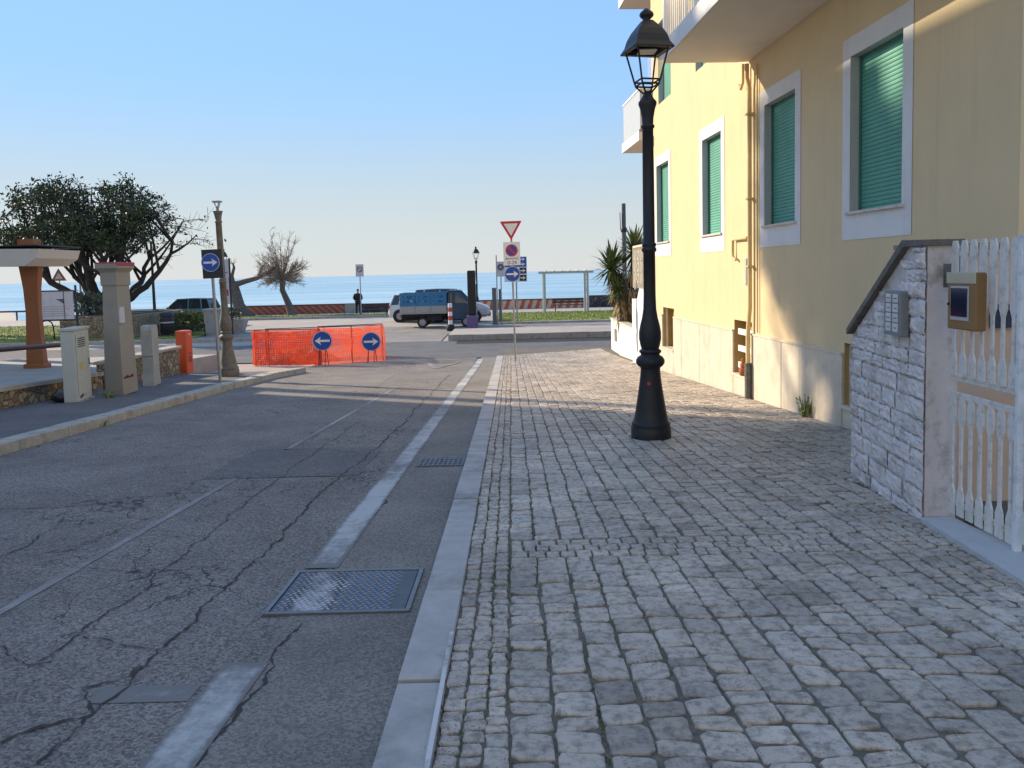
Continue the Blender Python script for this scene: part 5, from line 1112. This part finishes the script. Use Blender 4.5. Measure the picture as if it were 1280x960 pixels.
# grey posts, poles and boards by the lawn corner
for px, y, h, w_, lab in ((618.5, 40.0, 1.88, .11, 'wider grey metal post standing at the lawn corner'), (625.5, 41.0, 1.78, .06, 'narrower grey metal post behind the wider one at the lawn corner')):
    t = T('metal_post', lab, 'post', P(px, y)); b = MB(); b.bbox(-w_, w_, -w_*.7, w_*.7, -.1, h, .01); b.build('shaft', M('grey_post_paint', (.13, .15, .15), .5), t); b = MB(); b.bbox(-w_*1.15, w_*1.15, -w_, w_, h+.001, h+.05, .01); b.build('cap', m_galv, t)
t = T('sign_post', 'white plate with a dark ring on two thin poles left of the street corner sign', 'road sign', P(627, 39.6)); b = MB(); b.tube([(-.2, 0, -.1), (-.2, 0, 3.6)], .03, 8); b.tube([(.0, .3, -.1), (.02, .02, 2.7)], .03, 8); b.build('pole', m_galv, t); b = MB(); b.bbox(-.19, .22, -.05, -.036, 2.50, 3.27, .004); o = b.build('plate', M('plate_grey_white', (.52, .52, .52)), t); b = MB(); b.ring(.015, 2.98, .05, .17, -.056, -.0505, 24); b.build('ring', M('dark_grey_print', (.12, .12, .15), .6), o)
t = T('direction_board', 'blue and white direction board with arrows behind the street corner sign', 'road sign', P(646.5, 40.6)); b = MB(); b.tube([(0, 0, -.1), (0, 0, 3.55)], .04, 8); b.tube([(-.5, 0, 2.3), (-.5, 0, 3.5)], .02, 6); b.build('pole', m_galv, t); b = MB(); b.bbox(-.62, .57, -.06, -.04, 2.20, 3.52, .004); o = b.build('board', m_signwhite, t)
b = MB(); b.box(-.60, .55, -.063, -.0605, 2.98, 3.50); b.build('blue_panel', m_signblue, o); b = MB(); b.box(.18, .54, -.063, -.0605, 2.62, 2.94); b.box(.18, .54, -.063, -.0605, 2.24, 2.56); b.box(-.4, .1, -.063, -.0605, 2.75, 2.82); b.box(-.4, .1, -.063, -.0605, 2.37, 2.44); b.build('black_panel', m_signblack, o)
for z in (3.38, 3.12): b = MB(); b.prism(arrow(.3, z, .36, True, .06, .11), -.067, -.0635, 'y'); b.box(-.45, .05, -.066, -.0635, z-.03, z+.03); b.build('arrow', m_signwhite, o)
for z in (2.78, 2.40): b = MB(); b.prism(arrow(.36, z, .28, True, .06, .11), -.067, -.0635, 'y'); b.build('arrow', m_signwhite, o)
# totem and bollard
t = T('info_totem', 'tall narrow black totem on a purple base in front of the blue truck', 'totem', P(590.5, 37.4)); b = MB(); b.bbox(-.2, .2, -.12, .12, .66, 2.84, .05); b.build('slab', m_black, t); b = MB(); b.bbox(-.27, .27, -.2, .2, -.03, .66, .03); b.build('base', M('purple_base', (.14, .10, .22), .5), t)
t = T('bollard', 'red and white striped marker post with a round dark foot beside the blue truck', 'bollard', P(563, 36.4)); m_brd = M('marker_red', (.45, .06, .04), .5)
b = MB(); b.lathe([(.16, -.02), (.2, .06), (.21, .16), (.17, .27), (.1, .31)], seg=16); b.build('foot', m_rubber, t)
for k in range(5): b = MB(); b.lathe([(.10, .311+.2*k), (.10, .51+.2*k)], seg=12); b.build('stripe', m_signwhite if k % 2 == 0 else m_brd, t)

# ---- vehicles
def wheels(t, xs, hw, r, tw=.2):
    for x in xs:
        for s in (-1, 1):
            y0, y1 = (-hw-.01, -hw+tw) if s < 0 else (hw-tw, hw+.01)
            b = MB(); b.wheel(x, y0, y1, r, r, 24); o = b.build('wheel', m_rubber, t)
            f = -hw-.02 if s < 0 else hw+.02; b = MB(); b.wheel(x, min(f, f-s*.008), max(f, f-s*.008), r, r*.62, 20); b.build('rim', M('rim_grey', (.32, .32, .33), .4, metal=.5), o)
def loft(b, rings):
    n = len(rings[0]); k0 = [v for r_ in rings for v in r_]
    fs = [(i*n+k, i*n+(k+1) % n, (i+1)*n+(k+1) % n, (i+1)*n+k) for i in range(len(rings)-1) for k in range(n)]
    b.add(k0, fs+[tuple(range(n)), tuple(range((len(rings)-1)*n, len(rings)*n))])
def sect(x, hw, zb, zt): return [(x, -hw*.9, zb), (x, hw*.9, zb), (x, hw, zb+.2*(zt-zb)), (x, hw, zb+.7*(zt-zb)), (x, hw*.93, zt), (x, -hw*.93, zt), (x, -hw, zb+.7*(zt-zb)), (x, -hw, zb+.2*(zt-zb))]
def car(label, loc, rz, Lc, Hc, paint, roofmat, hatch=True, name='parked_car'):
    t = T(name, label, 'car', loc, rz); k = Lc/4.2; q = Hc/1.55; bz = .98*q
    b = MB(); loft(b, [sect(-2.1*k, .68, .42, .78*q), sect(-2.02*k, .80, .30, .95*q), sect(-1.2*k, .86, .24, bz), sect(0, .87, .24, bz), sect(.75*k, .86, .24, .97*q), sect(1.5*k, .83, .26, .86*q), sect(1.95*k, .76, .3, .72*q), sect(2.1*k, .62, .38, .60*q)]); b.build('body', paint, t)
    b = MB(); rear = -1.95*k; vs = [(rear, -.76, bz-.02), (rear, .76, bz-.02), (1.0*k, .76, .96*q), (1.0*k, -.76, .96*q), (rear+.28*k, -.6, Hc-.04), (rear+.28*k, .6, Hc-.04), (.28*k, .6, Hc-.03), (.28*k, -.6, Hc-.03)]
    b.add(vs, [(3, 2, 1, 0), (4, 5, 6, 7), (0, 1, 5, 4), (1, 2, 6, 5), (2, 3, 7, 6), (3, 0, 4, 7)]); b.build('window_glass', m_glass, t)
    b = MB(); loft(b, [[(rear+.2*k, -.6, Hc-.06), (rear+.2*k, .6, Hc-.06), (rear+.2*k, .55, Hc-.02), (rear+.2*k, -.55, Hc-.02)], [(-.6*k, -.63, Hc-.03), (-.6*k, .63, Hc-.03), (-.6*k, .57, Hc+.02), (-.6*k, -.57, Hc+.02)], [(.34*k, -.62, Hc-.06), (.34*k, .62, Hc-.06), (.34*k, .55, Hc-.01), (.34*k, -.55, Hc-.01)]]); b.build('roof', roofmat, t)
    b = MB()
    for s in (-1, 1):
        b.tube([(1.02*k, s*.77, .96*q), (.3*k, s*.615, Hc-.03)], .035, 6); b.tube([(rear, s*.78, bz-.03), (rear+.26*k, s*.615, Hc-.04)], .05, 6); b.tube([(-.45*k, s*.79, bz-.02), (-.45*k, s*.63, Hc-.03)], .035, 6)
        b.tube([(-1.35*k, s*.785, bz-.02), (-1.25*k, s*.62, Hc-.03)], .04, 6)
    b.build('pillars', paint, t)
    for s in (-1, 1):
        b = MB(); b.bbox(1.82*k, 2.02*k, s*.68-.1, s*.68+.1, .60*q, .72*q, .03); b.build('headlight', M('lamp_clear', (.6, .62, .64), .15), t); b = MB(); b.bbox(-2.09*k, -1.95*k, s*.7-.09, s*.7+.09, .68*q, .92*q, .03); b.build('tail_light', M('lamp_red', (.35, .02, .02), .25), t)
        b = MB(); b.bbox(.72*k, .88*k, s*.93-.08, s*.93+.08, .98*q, 1.1*q, .03); b.build('mirror', paint, t)
        b = MB(); [b.wheel(xx*k, s*.868-.006, s*.868+.006, .33, .40, 20) for xx in (-1.3, 1.3)]; b.build('wheel_arch', m_rubber, t)
        b = MB(); b.bbox(-.42*k, .8*k, s*.872-.003, s*.872+.003, .4, .92*q, .002); o = b.build('door', paint, t); b = MB(); b.bbox(-.3*k, -.15*k, s*.88-.01, s*.88+.01, .8*q, .84*q, .004); b.build('handle', m_dark, o)
    b = MB(); b.bbox(2.0*k, 2.13*k, -.5, .5, .3, .5, .03); b.bbox(-2.13*k, -2.05*k, -.6, .6, .35, .55, .03); b.build('bumper', m_dark, t)
    wheels(t, (-1.3*k, 1.3*k), .86, .33); return t
m_silver = M('silver_car_paint', (.42, .43, .48), .3, .03, metal=.4); m_navy = M('dark_roof_paint', (.03, .035, .05), .3); m_carw = M('white_car_paint', (.66, .66, .64), .35, .04); m_carg = M('teal_car_paint', (.12, .26, .27), .3, .04, metal=.3)
car('silver car with a dark roof parked behind the blue truck', P(563, 43.3), 0, 4.5, 1.86, m_silver, m_navy)
car('teal green car parked behind the hedge', P(234, 46), PI, 3.75, 1.60, m_carg, m_navy)
car('white vehicle mostly hidden behind the rear of the blue truck', P(526.5, 45), 0, 3.6, 1.58, m_carw, m_carw)
# blue truck: local x along its length, front +x
s = .0405
t = T('pickup_truck', 'small blue truck with slatted blue side boards over grey drop sides', 'truck', P(549, 39.6))
m_blue = M('truck_blue', (.03, .18, .33), .45, .10, 3); m_cabb = M('truck_cab_dark_blue', (.02, .06, .10), .35, .08, 3); m_alu = M('drop_side_grey', (.36, .36, .33), .5, .08, 6)
r0, r1, HW = -1.90, .46, .75
b = MB(); b.box(r0, 1.6, -.35, .35, .36, .56); b.box(r0+.05, r1-.05, -.6, .6, .56, .70); b.box(-.55, .2, -.68, -.4, .36, .6); b.build('chassis', m_rubber, t)
b = MB(); b.bbox(r0, r1, -HW, HW, .701, .76, .01); b.build('bed_floor', m_alu, t)
for s_ in (-1, 1): b = MB(); [b.bbox(r0+k*(r1-r0)/3+.012, r0+(k+1)*(r1-r0)/3-.012, s_*HW-.02, s_*HW+.02, .765, 1.10, .008) for k in range(3)]; b.build('drop_side', m_alu, t)
b = MB(); b.bbox(r0-.02, r0+.02, -HW+.03, HW-.03, .765, 1.10, .008); b.build('tailgate', m_alu, t)
for s_ in (-1, 1):
    b = MB(); y = s_*HW
    for k in range(3):
        a = r0+k*(r1-r0)/3; c = r0+(k+1)*(r1-r0)/3
        for z0, z1 in ((1.11, 1.27), (1.39, 1.49), (1.62, 1.77)): b.bbox(a+.02, c-.01, y-.015, y+.015, z0, z1, .005)
        for xx in (a+.02, (a+c)/2-.16, c-.16): b.bbox(xx, xx+.13, y-.02+s_*.002, y+.02-s_*.002, 1.105, 1.775, .005)
    b.build('slatted_side', m_blue, t)
b = MB(); [b.bbox(r0-.015, r0+.015, -HW+.03, HW-.03, z0, z1, .005) for z0, z1 in ((1.11, 1.27), (1.39, 1.49), (1.62, 1.77))]; b.bbox(r1-.02, r1+.02, -HW+.03, HW-.03, 1.11, 1.80, .01); b.build('slatted_end', m_blue, t)
b = MB(); loft(b, [sect(r1+.06, .74, .32, 1.25), sect(1.3, .74, .32, 1.22), sect(1.75, .72, .32, 1.12), sect(1.95, .66, .36, 1.0)])
b.build('cab_body', m_cabb, t)
b = MB(); b.add([(r1+.08, -.69, 1.2), (r1+.08, .69, 1.2), (1.72, .67, 1.14), (1.72, -.67, 1.14), (r1+.12, -.6, 1.82), (r1+.12, .6, 1.82), (1.12, .58, 1.80), (1.12, -.58, 1.80)], [(3, 2, 1, 0), (4, 5, 6, 7), (0, 1, 5, 4), (1, 2, 6, 5), (2, 3, 7, 6), (3, 0, 4, 7)]); b.build('window_glass', m_glass, t)
b = MB(); b.bbox(r1+.06, 1.16, -.64, .64, 1.80, 1.87, .03); [b.tube([(1.74, s_*.68, 1.13), (1.13, s_*.6, 1.81)], .035, 6) for s_ in (-1, 1)]; [b.tube([(r1+.09, s_*.70, 1.2), (r1+.12, s_*.61, 1.82)], .05, 6) for s_ in (-1, 1)]; [b.tube([(r1+.35, s_*.705, 1.2), (r1+.36, s_*.61, 1.82)], .07, 6) for s_ in (-1, 1)]; b.build('cab_roof', m_cabb, t)
for s_ in (-1, 1):
    b = MB(); b.bbox(r1+.3, 1.42, s_*.742-.004, s_*.742+.004, .4, 1.17, .002); o = b.build('door', m_cabb, t); b = MB(); b.bbox(r1+.36, r1+.5, s_*.755-.01, s_*.755+.01, 1.0, 1.03, .003); b.build('handle', m_dark, o)
    b = MB(); b.disc(0, 0, .1, -.02, .02, 16); o = b.build('headlight', M('lamp_clear', (.6, .62, .64)), t); o.location = (1.95, s_*.48, .75); o.rotation_euler = (0, 0, PI/2)
    b = MB(); b.bbox(r0-.03, r0+.0, s_*.6-.1, s_*.6+.1, .56, .66, .01); b.build('tail_light', M('lamp_red', (.35, .02, .02)), t)
b = MB(); b.bbox(1.9, 2.02, -.62, .62, .36, .5, .02); b.build('bumper', m_dark, t)
wheels(t, (-.78, 1.45), .72, .27, .18)

# ---- person looking out to sea
def skin(name, verts, edges, rad, mat, parent, root=0, sub=1):
    me = bpy.data.meshes.new(name); me.from_pydata(verts, edges, []); o = bpy.data.objects.new(name+'_skin', me); C.objects.link(o)
    o.modifiers.new('s', 'SKIN'); sv = me.skin_vertices[0].data
    for i, r_ in enumerate(rad): sv[i].radius = (r_, r_) if not isinstance(r_, tuple) else r_; sv[i].use_root = i == root
    sd = o.modifiers.new('d', 'SUBSURF'); sd.levels = sub; sd.render_levels = sub
    bpy.context.view_layer.update(); m2 = bpy.data.meshes.new_from_object(o.evaluated_get(bpy.context.evaluated_depsgraph_get())); bpy.data.objects.remove(o)
    for p_ in m2.polygons: p_.use_smooth = True
    m2.materials.clear(); m2.materials.append(mat); n_ = bpy.data.objects.new(name, m2); C.objects.link(n_); n_.parent = parent; return n_
t = T('person', 'person in a dark jacket and trousers standing with bowed head by the sea wall', 'person', P(448.3, 53.2), .1)
m_skin = M('skin_tone', (.42, .26, .19), .6); m_jack = M('dark_jacket', (.014, .017, .026), .85, .2, 5); m_trou = M('dark_trousers', (.02, .02, .024), .85); m_hair = M('dark_hair', (.02, .016, .014), .7)
J = [(0, 0, .98), (0, 0, 1.2), (0, .02, 1.42), (0, .05, 1.52), (0, .10, 1.62), (0, .13, 1.72),
     (.19, .02, 1.40), (.27, .02, 1.16), (.19, .17, 1.04), (.12, .24, 1.05), (-.19, .02, 1.40), (-.27, .02, 1.16), (-.19, .17, 1.04), (-.12, .24, 1.05),
     (.10, 0, .9), (.11, .01, .5), (.12, 0, .08), (.13, .14, .04), (-.10, 0, .9), (-.11, .01, .5), (-.12, 0, .08), (-.13, .14, .04)]
E_ = [(0, 1), (1, 2), (2, 3), (3, 4), (4, 5), (2, 6), (6, 7), (7, 8), (8, 9), (2, 10), (10, 11), (11, 12), (12, 13), (0, 14), (14, 15), (15, 16), (16, 17), (0, 18), (18, 19), (19, 20), (20, 21)]
skin('body', J, E_, [.13, .14, .14, .055, .095, .085, .065, .05, .038, .03, .065, .05, .038, .03, .085, .06, .042, .035, .085, .06, .042, .035], m_skin, t)
K = J[:3]+[J[6], J[7], J[8], J[10], J[11], J[12]]; skin('jacket', [(0, 0, .92)]+J[1:3]+[(0, .035, 1.47)]+[J[6], J[7], J[8], J[10], J[11], J[12]], [(0, 1), (1, 2), (2, 3), (2, 4), (4, 5), (5, 6), (2, 7), (7, 8), (8, 9)], [(.21, .17), (.22, .18), (.21, .17), .10, .11, .095, .07, .11, .095, .07], m_jack, t)
skin('trousers', [J[0], J[14], J[15], (.12, 0, .1), J[18], J[19], (-.12, 0, .1)], [(0, 1), (1, 2), (2, 3), (0, 4), (4, 5), (5, 6)], [.16, .115, .085, .07, .115, .085, .07], m_trou, t)
skin('hair', [(0, .075, 1.66), (0, .10, 1.74), (0, .14, 1.78)], [(0, 1), (1, 2)], [.095, .105, .08], m_hair, t)
for s_ in (-1, 1): skin('shoe', [(s_*.12, -.03, .045), (s_*.13, .16, .035)], [(0, 1)], [.055, .045], m_rubber, t)

# ================================================================== WEEDS
m_weed = M('weed_leaf', (.20, .24, .07), .7, .4, 8)
def weed(loc, label, n, h, seed, spread=.12):
    rr = random.Random(seed); t = T('weed', label, 'weed', loc); b = MB(); f = MB()
    for k in range(n):
        a = rr.uniform(0, 6.28); L = h*rr.uniform(.4, 1); r_ = rr.uniform(0, spread*.4); c = Vector((r_*math.cos(a), r_*math.sin(a), -.01)); e = c+Vector((math.cos(a)*spread*rr.uniform(.2, 1), math.sin(a)*spread*rr.uniform(.2, 1), L)); q = Vector((-math.sin(a), math.cos(a), 0))*.007
        m_ = c.lerp(e, .55)+Vector((0, 0, L*.12)); b.add([c-q, c+q, m_+q*.8, m_-q*.8, e], [(0, 1, 2, 3), (3, 2, 4)])
        for _ in range(3): leaf_quad(f, c.lerp(e, rr.uniform(.3, 1)), .022*rr.uniform(.6, 1.3), rr)
    b.build('stems', m_weed, t, fix=False); f.build('leaves', m_weed, t, fix=False)
pw = house_m @ Vector((-.09, 10.02, 0)); weed((pw.x, pw.y, gz(pw.x, pw.y)+.03), 'tall weed growing at the foot of the travertine plinth', 40, .36, 2)
for i, (px, py, lab) in enumerate(((155, 522, 'small weed growing in the left kerb gutter'), (125, 533, 'tiny weed growing in the left kerb gutter nearest the viewer'), (137, 497, 'grass tuft beside the foot of the grey brown totem'))):
    g = G(px, py, .0 if i < 2 else .115); weed(g, lab, 34, .10+.05*(i == 2), 20+i, .16)
# moss tufts in the pavement joints (nobody could count them)
b = MB(); rr = random.Random(77)
for _ in range(2600):
    y = rr.uniform(1.8, 6.5); k = rr.choice((0, 1, 2, 3, 4, 5)); 
    x = (-.297+.083*k if k < 4 else ux((k-3)/NB, y))+rr.gauss(0, .012)
    if mnoise.noise((k*5.3, y*1.3, 2)) < .05: continue
    c = Vector((x, y, gz(x, y)+.037)); a = rr.uniform(0, 6.28); h = rr.uniform(.008, .024); q = Vector((math.cos(a), math.sin(a), 0))*.004
    b.add([c-q, c+q, c+Vector((rr.gauss(0, .006), rr.gauss(0, .006), h))], [(0, 1, 2)])
tag(b.build('moss', M('joint_moss', (.10, .125, .025), .9, .3, 10), fix=False), 'moss growing in the joints between the setts', 'moss', kind='stuff')

# ================================================================== MANHOLE AND DRAIN
a, c = G(330, 717.5), G(512, 767); x0, x1 = -1.32, -.56; y0, y1 = c.y, a.y
t = T('manhole_cover', 'rectangular tread plate manhole cover partly painted over by the white edge line', 'manhole cover', (x0, y0, gz(0, y0)+.006), tilt=(-math.atan(SL), 0, 0))
Lx, Ly = x1-x0, y1-y0
m_iron = M('worn_iron', (.075, .078, .085), .45, .25, 12, .2, 60, metal=.55, dirt=(.05, .048, .045), dscale=3, damt=.7)
b = MB(); b.bbox(.03, Lx-.03, .03, Ly-.03, -.03, .008, .004); o = b.build('plate', m_iron, t)
m_tread = paint('tread_paint', 1.0, (.55, .54, .52)); nn, ll, pp = nodes_of(m_tread); pp.inputs['Roughness'].default_value = .4
b = MB(); b2 = MB(); rr = random.Random(6); nx, ny = 19, 20
for i in range(nx):
    for j in range(ny):
        cx = .055+(Lx-.11)*(i+.5*(j % 2))/nx; cy = .05+(Ly-.1)*j/(ny-1); an = .6 if (i+j) % 2 else -.6
        if cx > Lx-.06 or cx > Lx*.86: continue
        ca, sa = math.cos(an), math.sin(an); L_, w_ = .019, .008
        tgt = b2 if (.10 < cx+ .12*mnoise.noise((cx*6, cy*6, 1)) < .34) else b
        base = [(cx+ca*L_, cy+sa*L_), (cx-sa*w_, cy+ca*w_), (cx-ca*L_, cy-sa*L_), (cx+sa*w_, cy-ca*w_)]
        tgt.add([(x, y, .008) for x, y in base]+[(cx, cy, .0135)], [(0, 1, 4), (1, 2, 4), (2, 3, 4), (3, 0, 4)])
sm = MB()
for j in range(13):
    for i in range(9):
        sm.v.append((.09+.26*i/8-.03*j/12, .03+(Ly-.06)*j/12, .0088)); sm.col.append((min(1, 1.6*(1-abs(i/4-1)))*.9,)*3)
for j in range(12):
    for i in range(8): sm.f.append([j*9+i, j*9+i+1, j*9+i+10, j*9+i+9]); sm.mi.append(0); sm.sm.append(False)
m_smear = paint('cover_paint', .98, (.42, .41, .40), fade=.35); m_smear.node_tree.nodes['Mix'].inputs[7].default_value = (.075, .078, .085, 1); sm.build('paint_smear', m_smear, o)
b.build('tread_lozenges', M('polished_iron', (.30, .31, .33), .3, .2, 20, metal=.8), o); b2.build('painted_lozenges', m_tread, o)
b = MB(); [b.bbox(*q, -.03, .012, .003) for q in ((0, Lx, 0, .026), (0, Lx, Ly-.026, Ly), (0, .026, .027, Ly-.027), (Lx-.026, Lx, .027, Ly-.027))]; b.build('frame', M('frame_iron', (.16, .16, .165), .4, .2, 10, metal=.6), t)
a, c = G(548, 573.5), G(548, 584); x0, x1 = -.99, -.51
t = T('drain_grate', 'small rectangular iron drain grate against the kerb', 'drain', (x0, c.y, gz(0, c.y)+.005), tilt=(-math.atan(SL), 0, 0)); Lx, Ly = x1-x0, a.y-c.y
b = MB(); b.box(.02, Lx-.02, .02, Ly-.02, -.002, .0); b.build('sump', M('sump_dark', (.008, .009, .014), .5), t)
b = MB(); [b.bbox(.02+(Lx-.04)*k/9-.008, .02+(Lx-.04)*k/9+.008, .0, Ly, .001, .012, .002) for k in range(10)]; [b.bbox(0, Lx, (Ly-.03)*k/4+.005, (Ly-.03)*k/4+.025, .0125, .016, .001) for k in range(5)]; b.build('grate_bars', M('grate_iron', (.19, .19, .2), .5, .2, 10, metal=.4), t)

# ================================================================== OUT OF FRAME ON THE LEFT: unseen block and pine placed to shade the near street
bx, by = -17.5, 22.85
t = T('unseen_apartment_block', 'pale apartment block with a roof parapet placed unseen left of the street to shade it', 'apartment building', (bx, by, -1.3))
HB = 16.2
m_bl = M('unseen_block_pale_render', (.62, .56, .47), .85, .06, .6)
b = MB(); b.box(-8, 0, -15, 0, -.5, HB); b.build('wall', m_bl, t)
b = MB(); b.box(-.25, 0, -15, -1.15, HB, HB+1.40); b.box(-.25, 0, -.62, 0, HB, HB+1.40); b.box(-8, -.25, -.25, 0, HB, HB+1.40); b.build('parapet', m_bl, t)  # gap left in the parapet to let a sun patch through
for fl in range(5):
    for k in range(3):
        b = MB(); b.bbox(.002, .05, -4-4.5*k, -2.6-4.5*k, 1.2+3.2*fl, 2.9+3.2*fl, .01); o = b.build('window', M('unseen_block_shutter_brown', (.16, .10, .06), .6), t)
bush((bx-.2, by-.88, -1.3+HB), 'roof plant added in the parapet gap of the unseen apartment block to dapple the sun', .16, .34, .55, 260, m_leafd, 31, 'bush', .07)  # plant added in the gap to break up the sun patch
rr = random.Random(44); tp = T('unseen_stone_pine', 'tall dark pine placed unseen beside the apartment block to shade the house front', 'tree', (-23.5, 27.3, -1.2))
b = MB(); b.tube([(.6, .3, -.2), (.3, .1, 6), (0, 0, 13), (0, 0, 18.5)], [.4, .33, .25, .1], 10); [b.tube([(0, 0, 15+.4*k), (1.1*math.cos(k*2.4), 1.1*math.sin(k*2.4), 16.2+.45*k)], [.12, .04], 6) for k in range(9)]; b.build('trunk', m_barkd, tp)
b = MB()
for _ in range(9000):
    d = Vector((rr.gauss(0, 1), rr.gauss(0, 1), rr.gauss(0, 1))).normalized(); k = rr.random()**.45*(1+.25*mnoise.noise(d*2.2)); leaf_quad(b, Vector((d.x*1.55*k, d.y*1.55*k, 19.3+d.z*2.05*k)), .13*rr.uniform(.6, 1.3), rr)
b.build('crown', m_leafd, tp, fix=False)
# unseen house added behind the viewer to throw warm light back up the street
t = T('light_bounce_house', 'unseen cream house added behind the viewer to bounce sunlight up the street', 'house', (-3, -11, .5))
b = MB(); b.box(-16, 12, -8, 0, -1, 13.5); b.build('wall', M('bounce_house_cream_render', (.80, .73, .62), .85, .05, .7), t)
for fl in range(4):
    for k in range(7):
        b = MB(); b.bbox(-14+3.7*k, -12.9+3.7*k, .002, .05, 1.0+3.3*fl, 2.8+3.3*fl, .01); b.build('window', m_green, t)
b = MB(); b.bbox(-16.3, 12.3, -8.3, .35, 13.501, 13.8, .03); b.build('roof', m_white, t)

# ================================================================== loose pieces of one kind become parts of their own; groups
SPLIT = {'rail', 'rail_post', 'shutter_frame', 'white_slat', 'shutter_guide', 'pipe_bracket', 'pole', 'stand', 'clamp', 'bumper', 'wheel_arch', 'handrail', 'coping', 'balcony_panel', 'beam', 'black_panel', 'fascia', 'frame', 'parapet', 'slotted_end', 'leg', 'vent_pipe', 'rafters', 'plinth_cap', 'backrest', 'seat', 'drop_side', 'poster_print', 'banner_print', 'roof_bar', 'tile_lettering', 'twigs'}
for o in list(C.objects):
    if o.type != 'MESH' or not o.parent or o.name.split('.')[0] not in SPLIT: continue
    me = o.data; par = list(range(len(me.vertices)))
    def find(i):
        while par[i] != i: par[i] = par[par[i]]; i = par[i]
        return i
    for e in me.edges: par[find(e.vertices[0])] = find(e.vertices[1])
    comps = {}
    for p_ in me.polygons: comps.setdefault(find(p_.vertices[0]), []).append(p_)
    if len(comps) < 2: continue
    base = o.name.split('.')[0]; first = True
    for ps in comps.values():
        idx = sorted({v for p_ in ps for v in p_.vertices}); mp_ = {v: i for i, v in enumerate(idx)}
        m2 = bpy.data.meshes.new(base); m2.from_pydata([me.vertices[v].co[:] for v in idx], [], [[mp_[v] for v in p_.vertices] for p_ in ps])
        m2.materials.append(me.materials[0]); m2.polygons.foreach_set('use_smooth', [p_.use_smooth for p_ in ps])
        if first: o.data = m2; first = False
        else: n_ = bpy.data.objects.new(base, m2); C.objects.link(n_); n_.parent = o.parent; n_.matrix_local = o.matrix_local.copy()
GROUPS = {'sea_wall': 'stretches of sea wall along the promenade', 'safety_barrier': 'orange netting round the roadworks', 'park_bench': 'benches on the promenade', 'metal_gate': 'leaves of the white metal gate', 'metal_post': 'grey posts at the lawn corner', 'weed': 'weeds in the street', 'arrow_sign': 'arrow discs at the roadworks', 'street_lamp': 'street lamps', 'sign_post': 'road signs on poles', 'bush': 'bushes', 'parked_car': 'parked cars', 'evergreen_tree': 'dark evergreens', 'bare_tree': 'bare trees'}
for o in C.objects:
    if not o.parent and o.name.split('.')[0] in GROUPS: o['group'] = GROUPS[o.name.split('.')[0]]
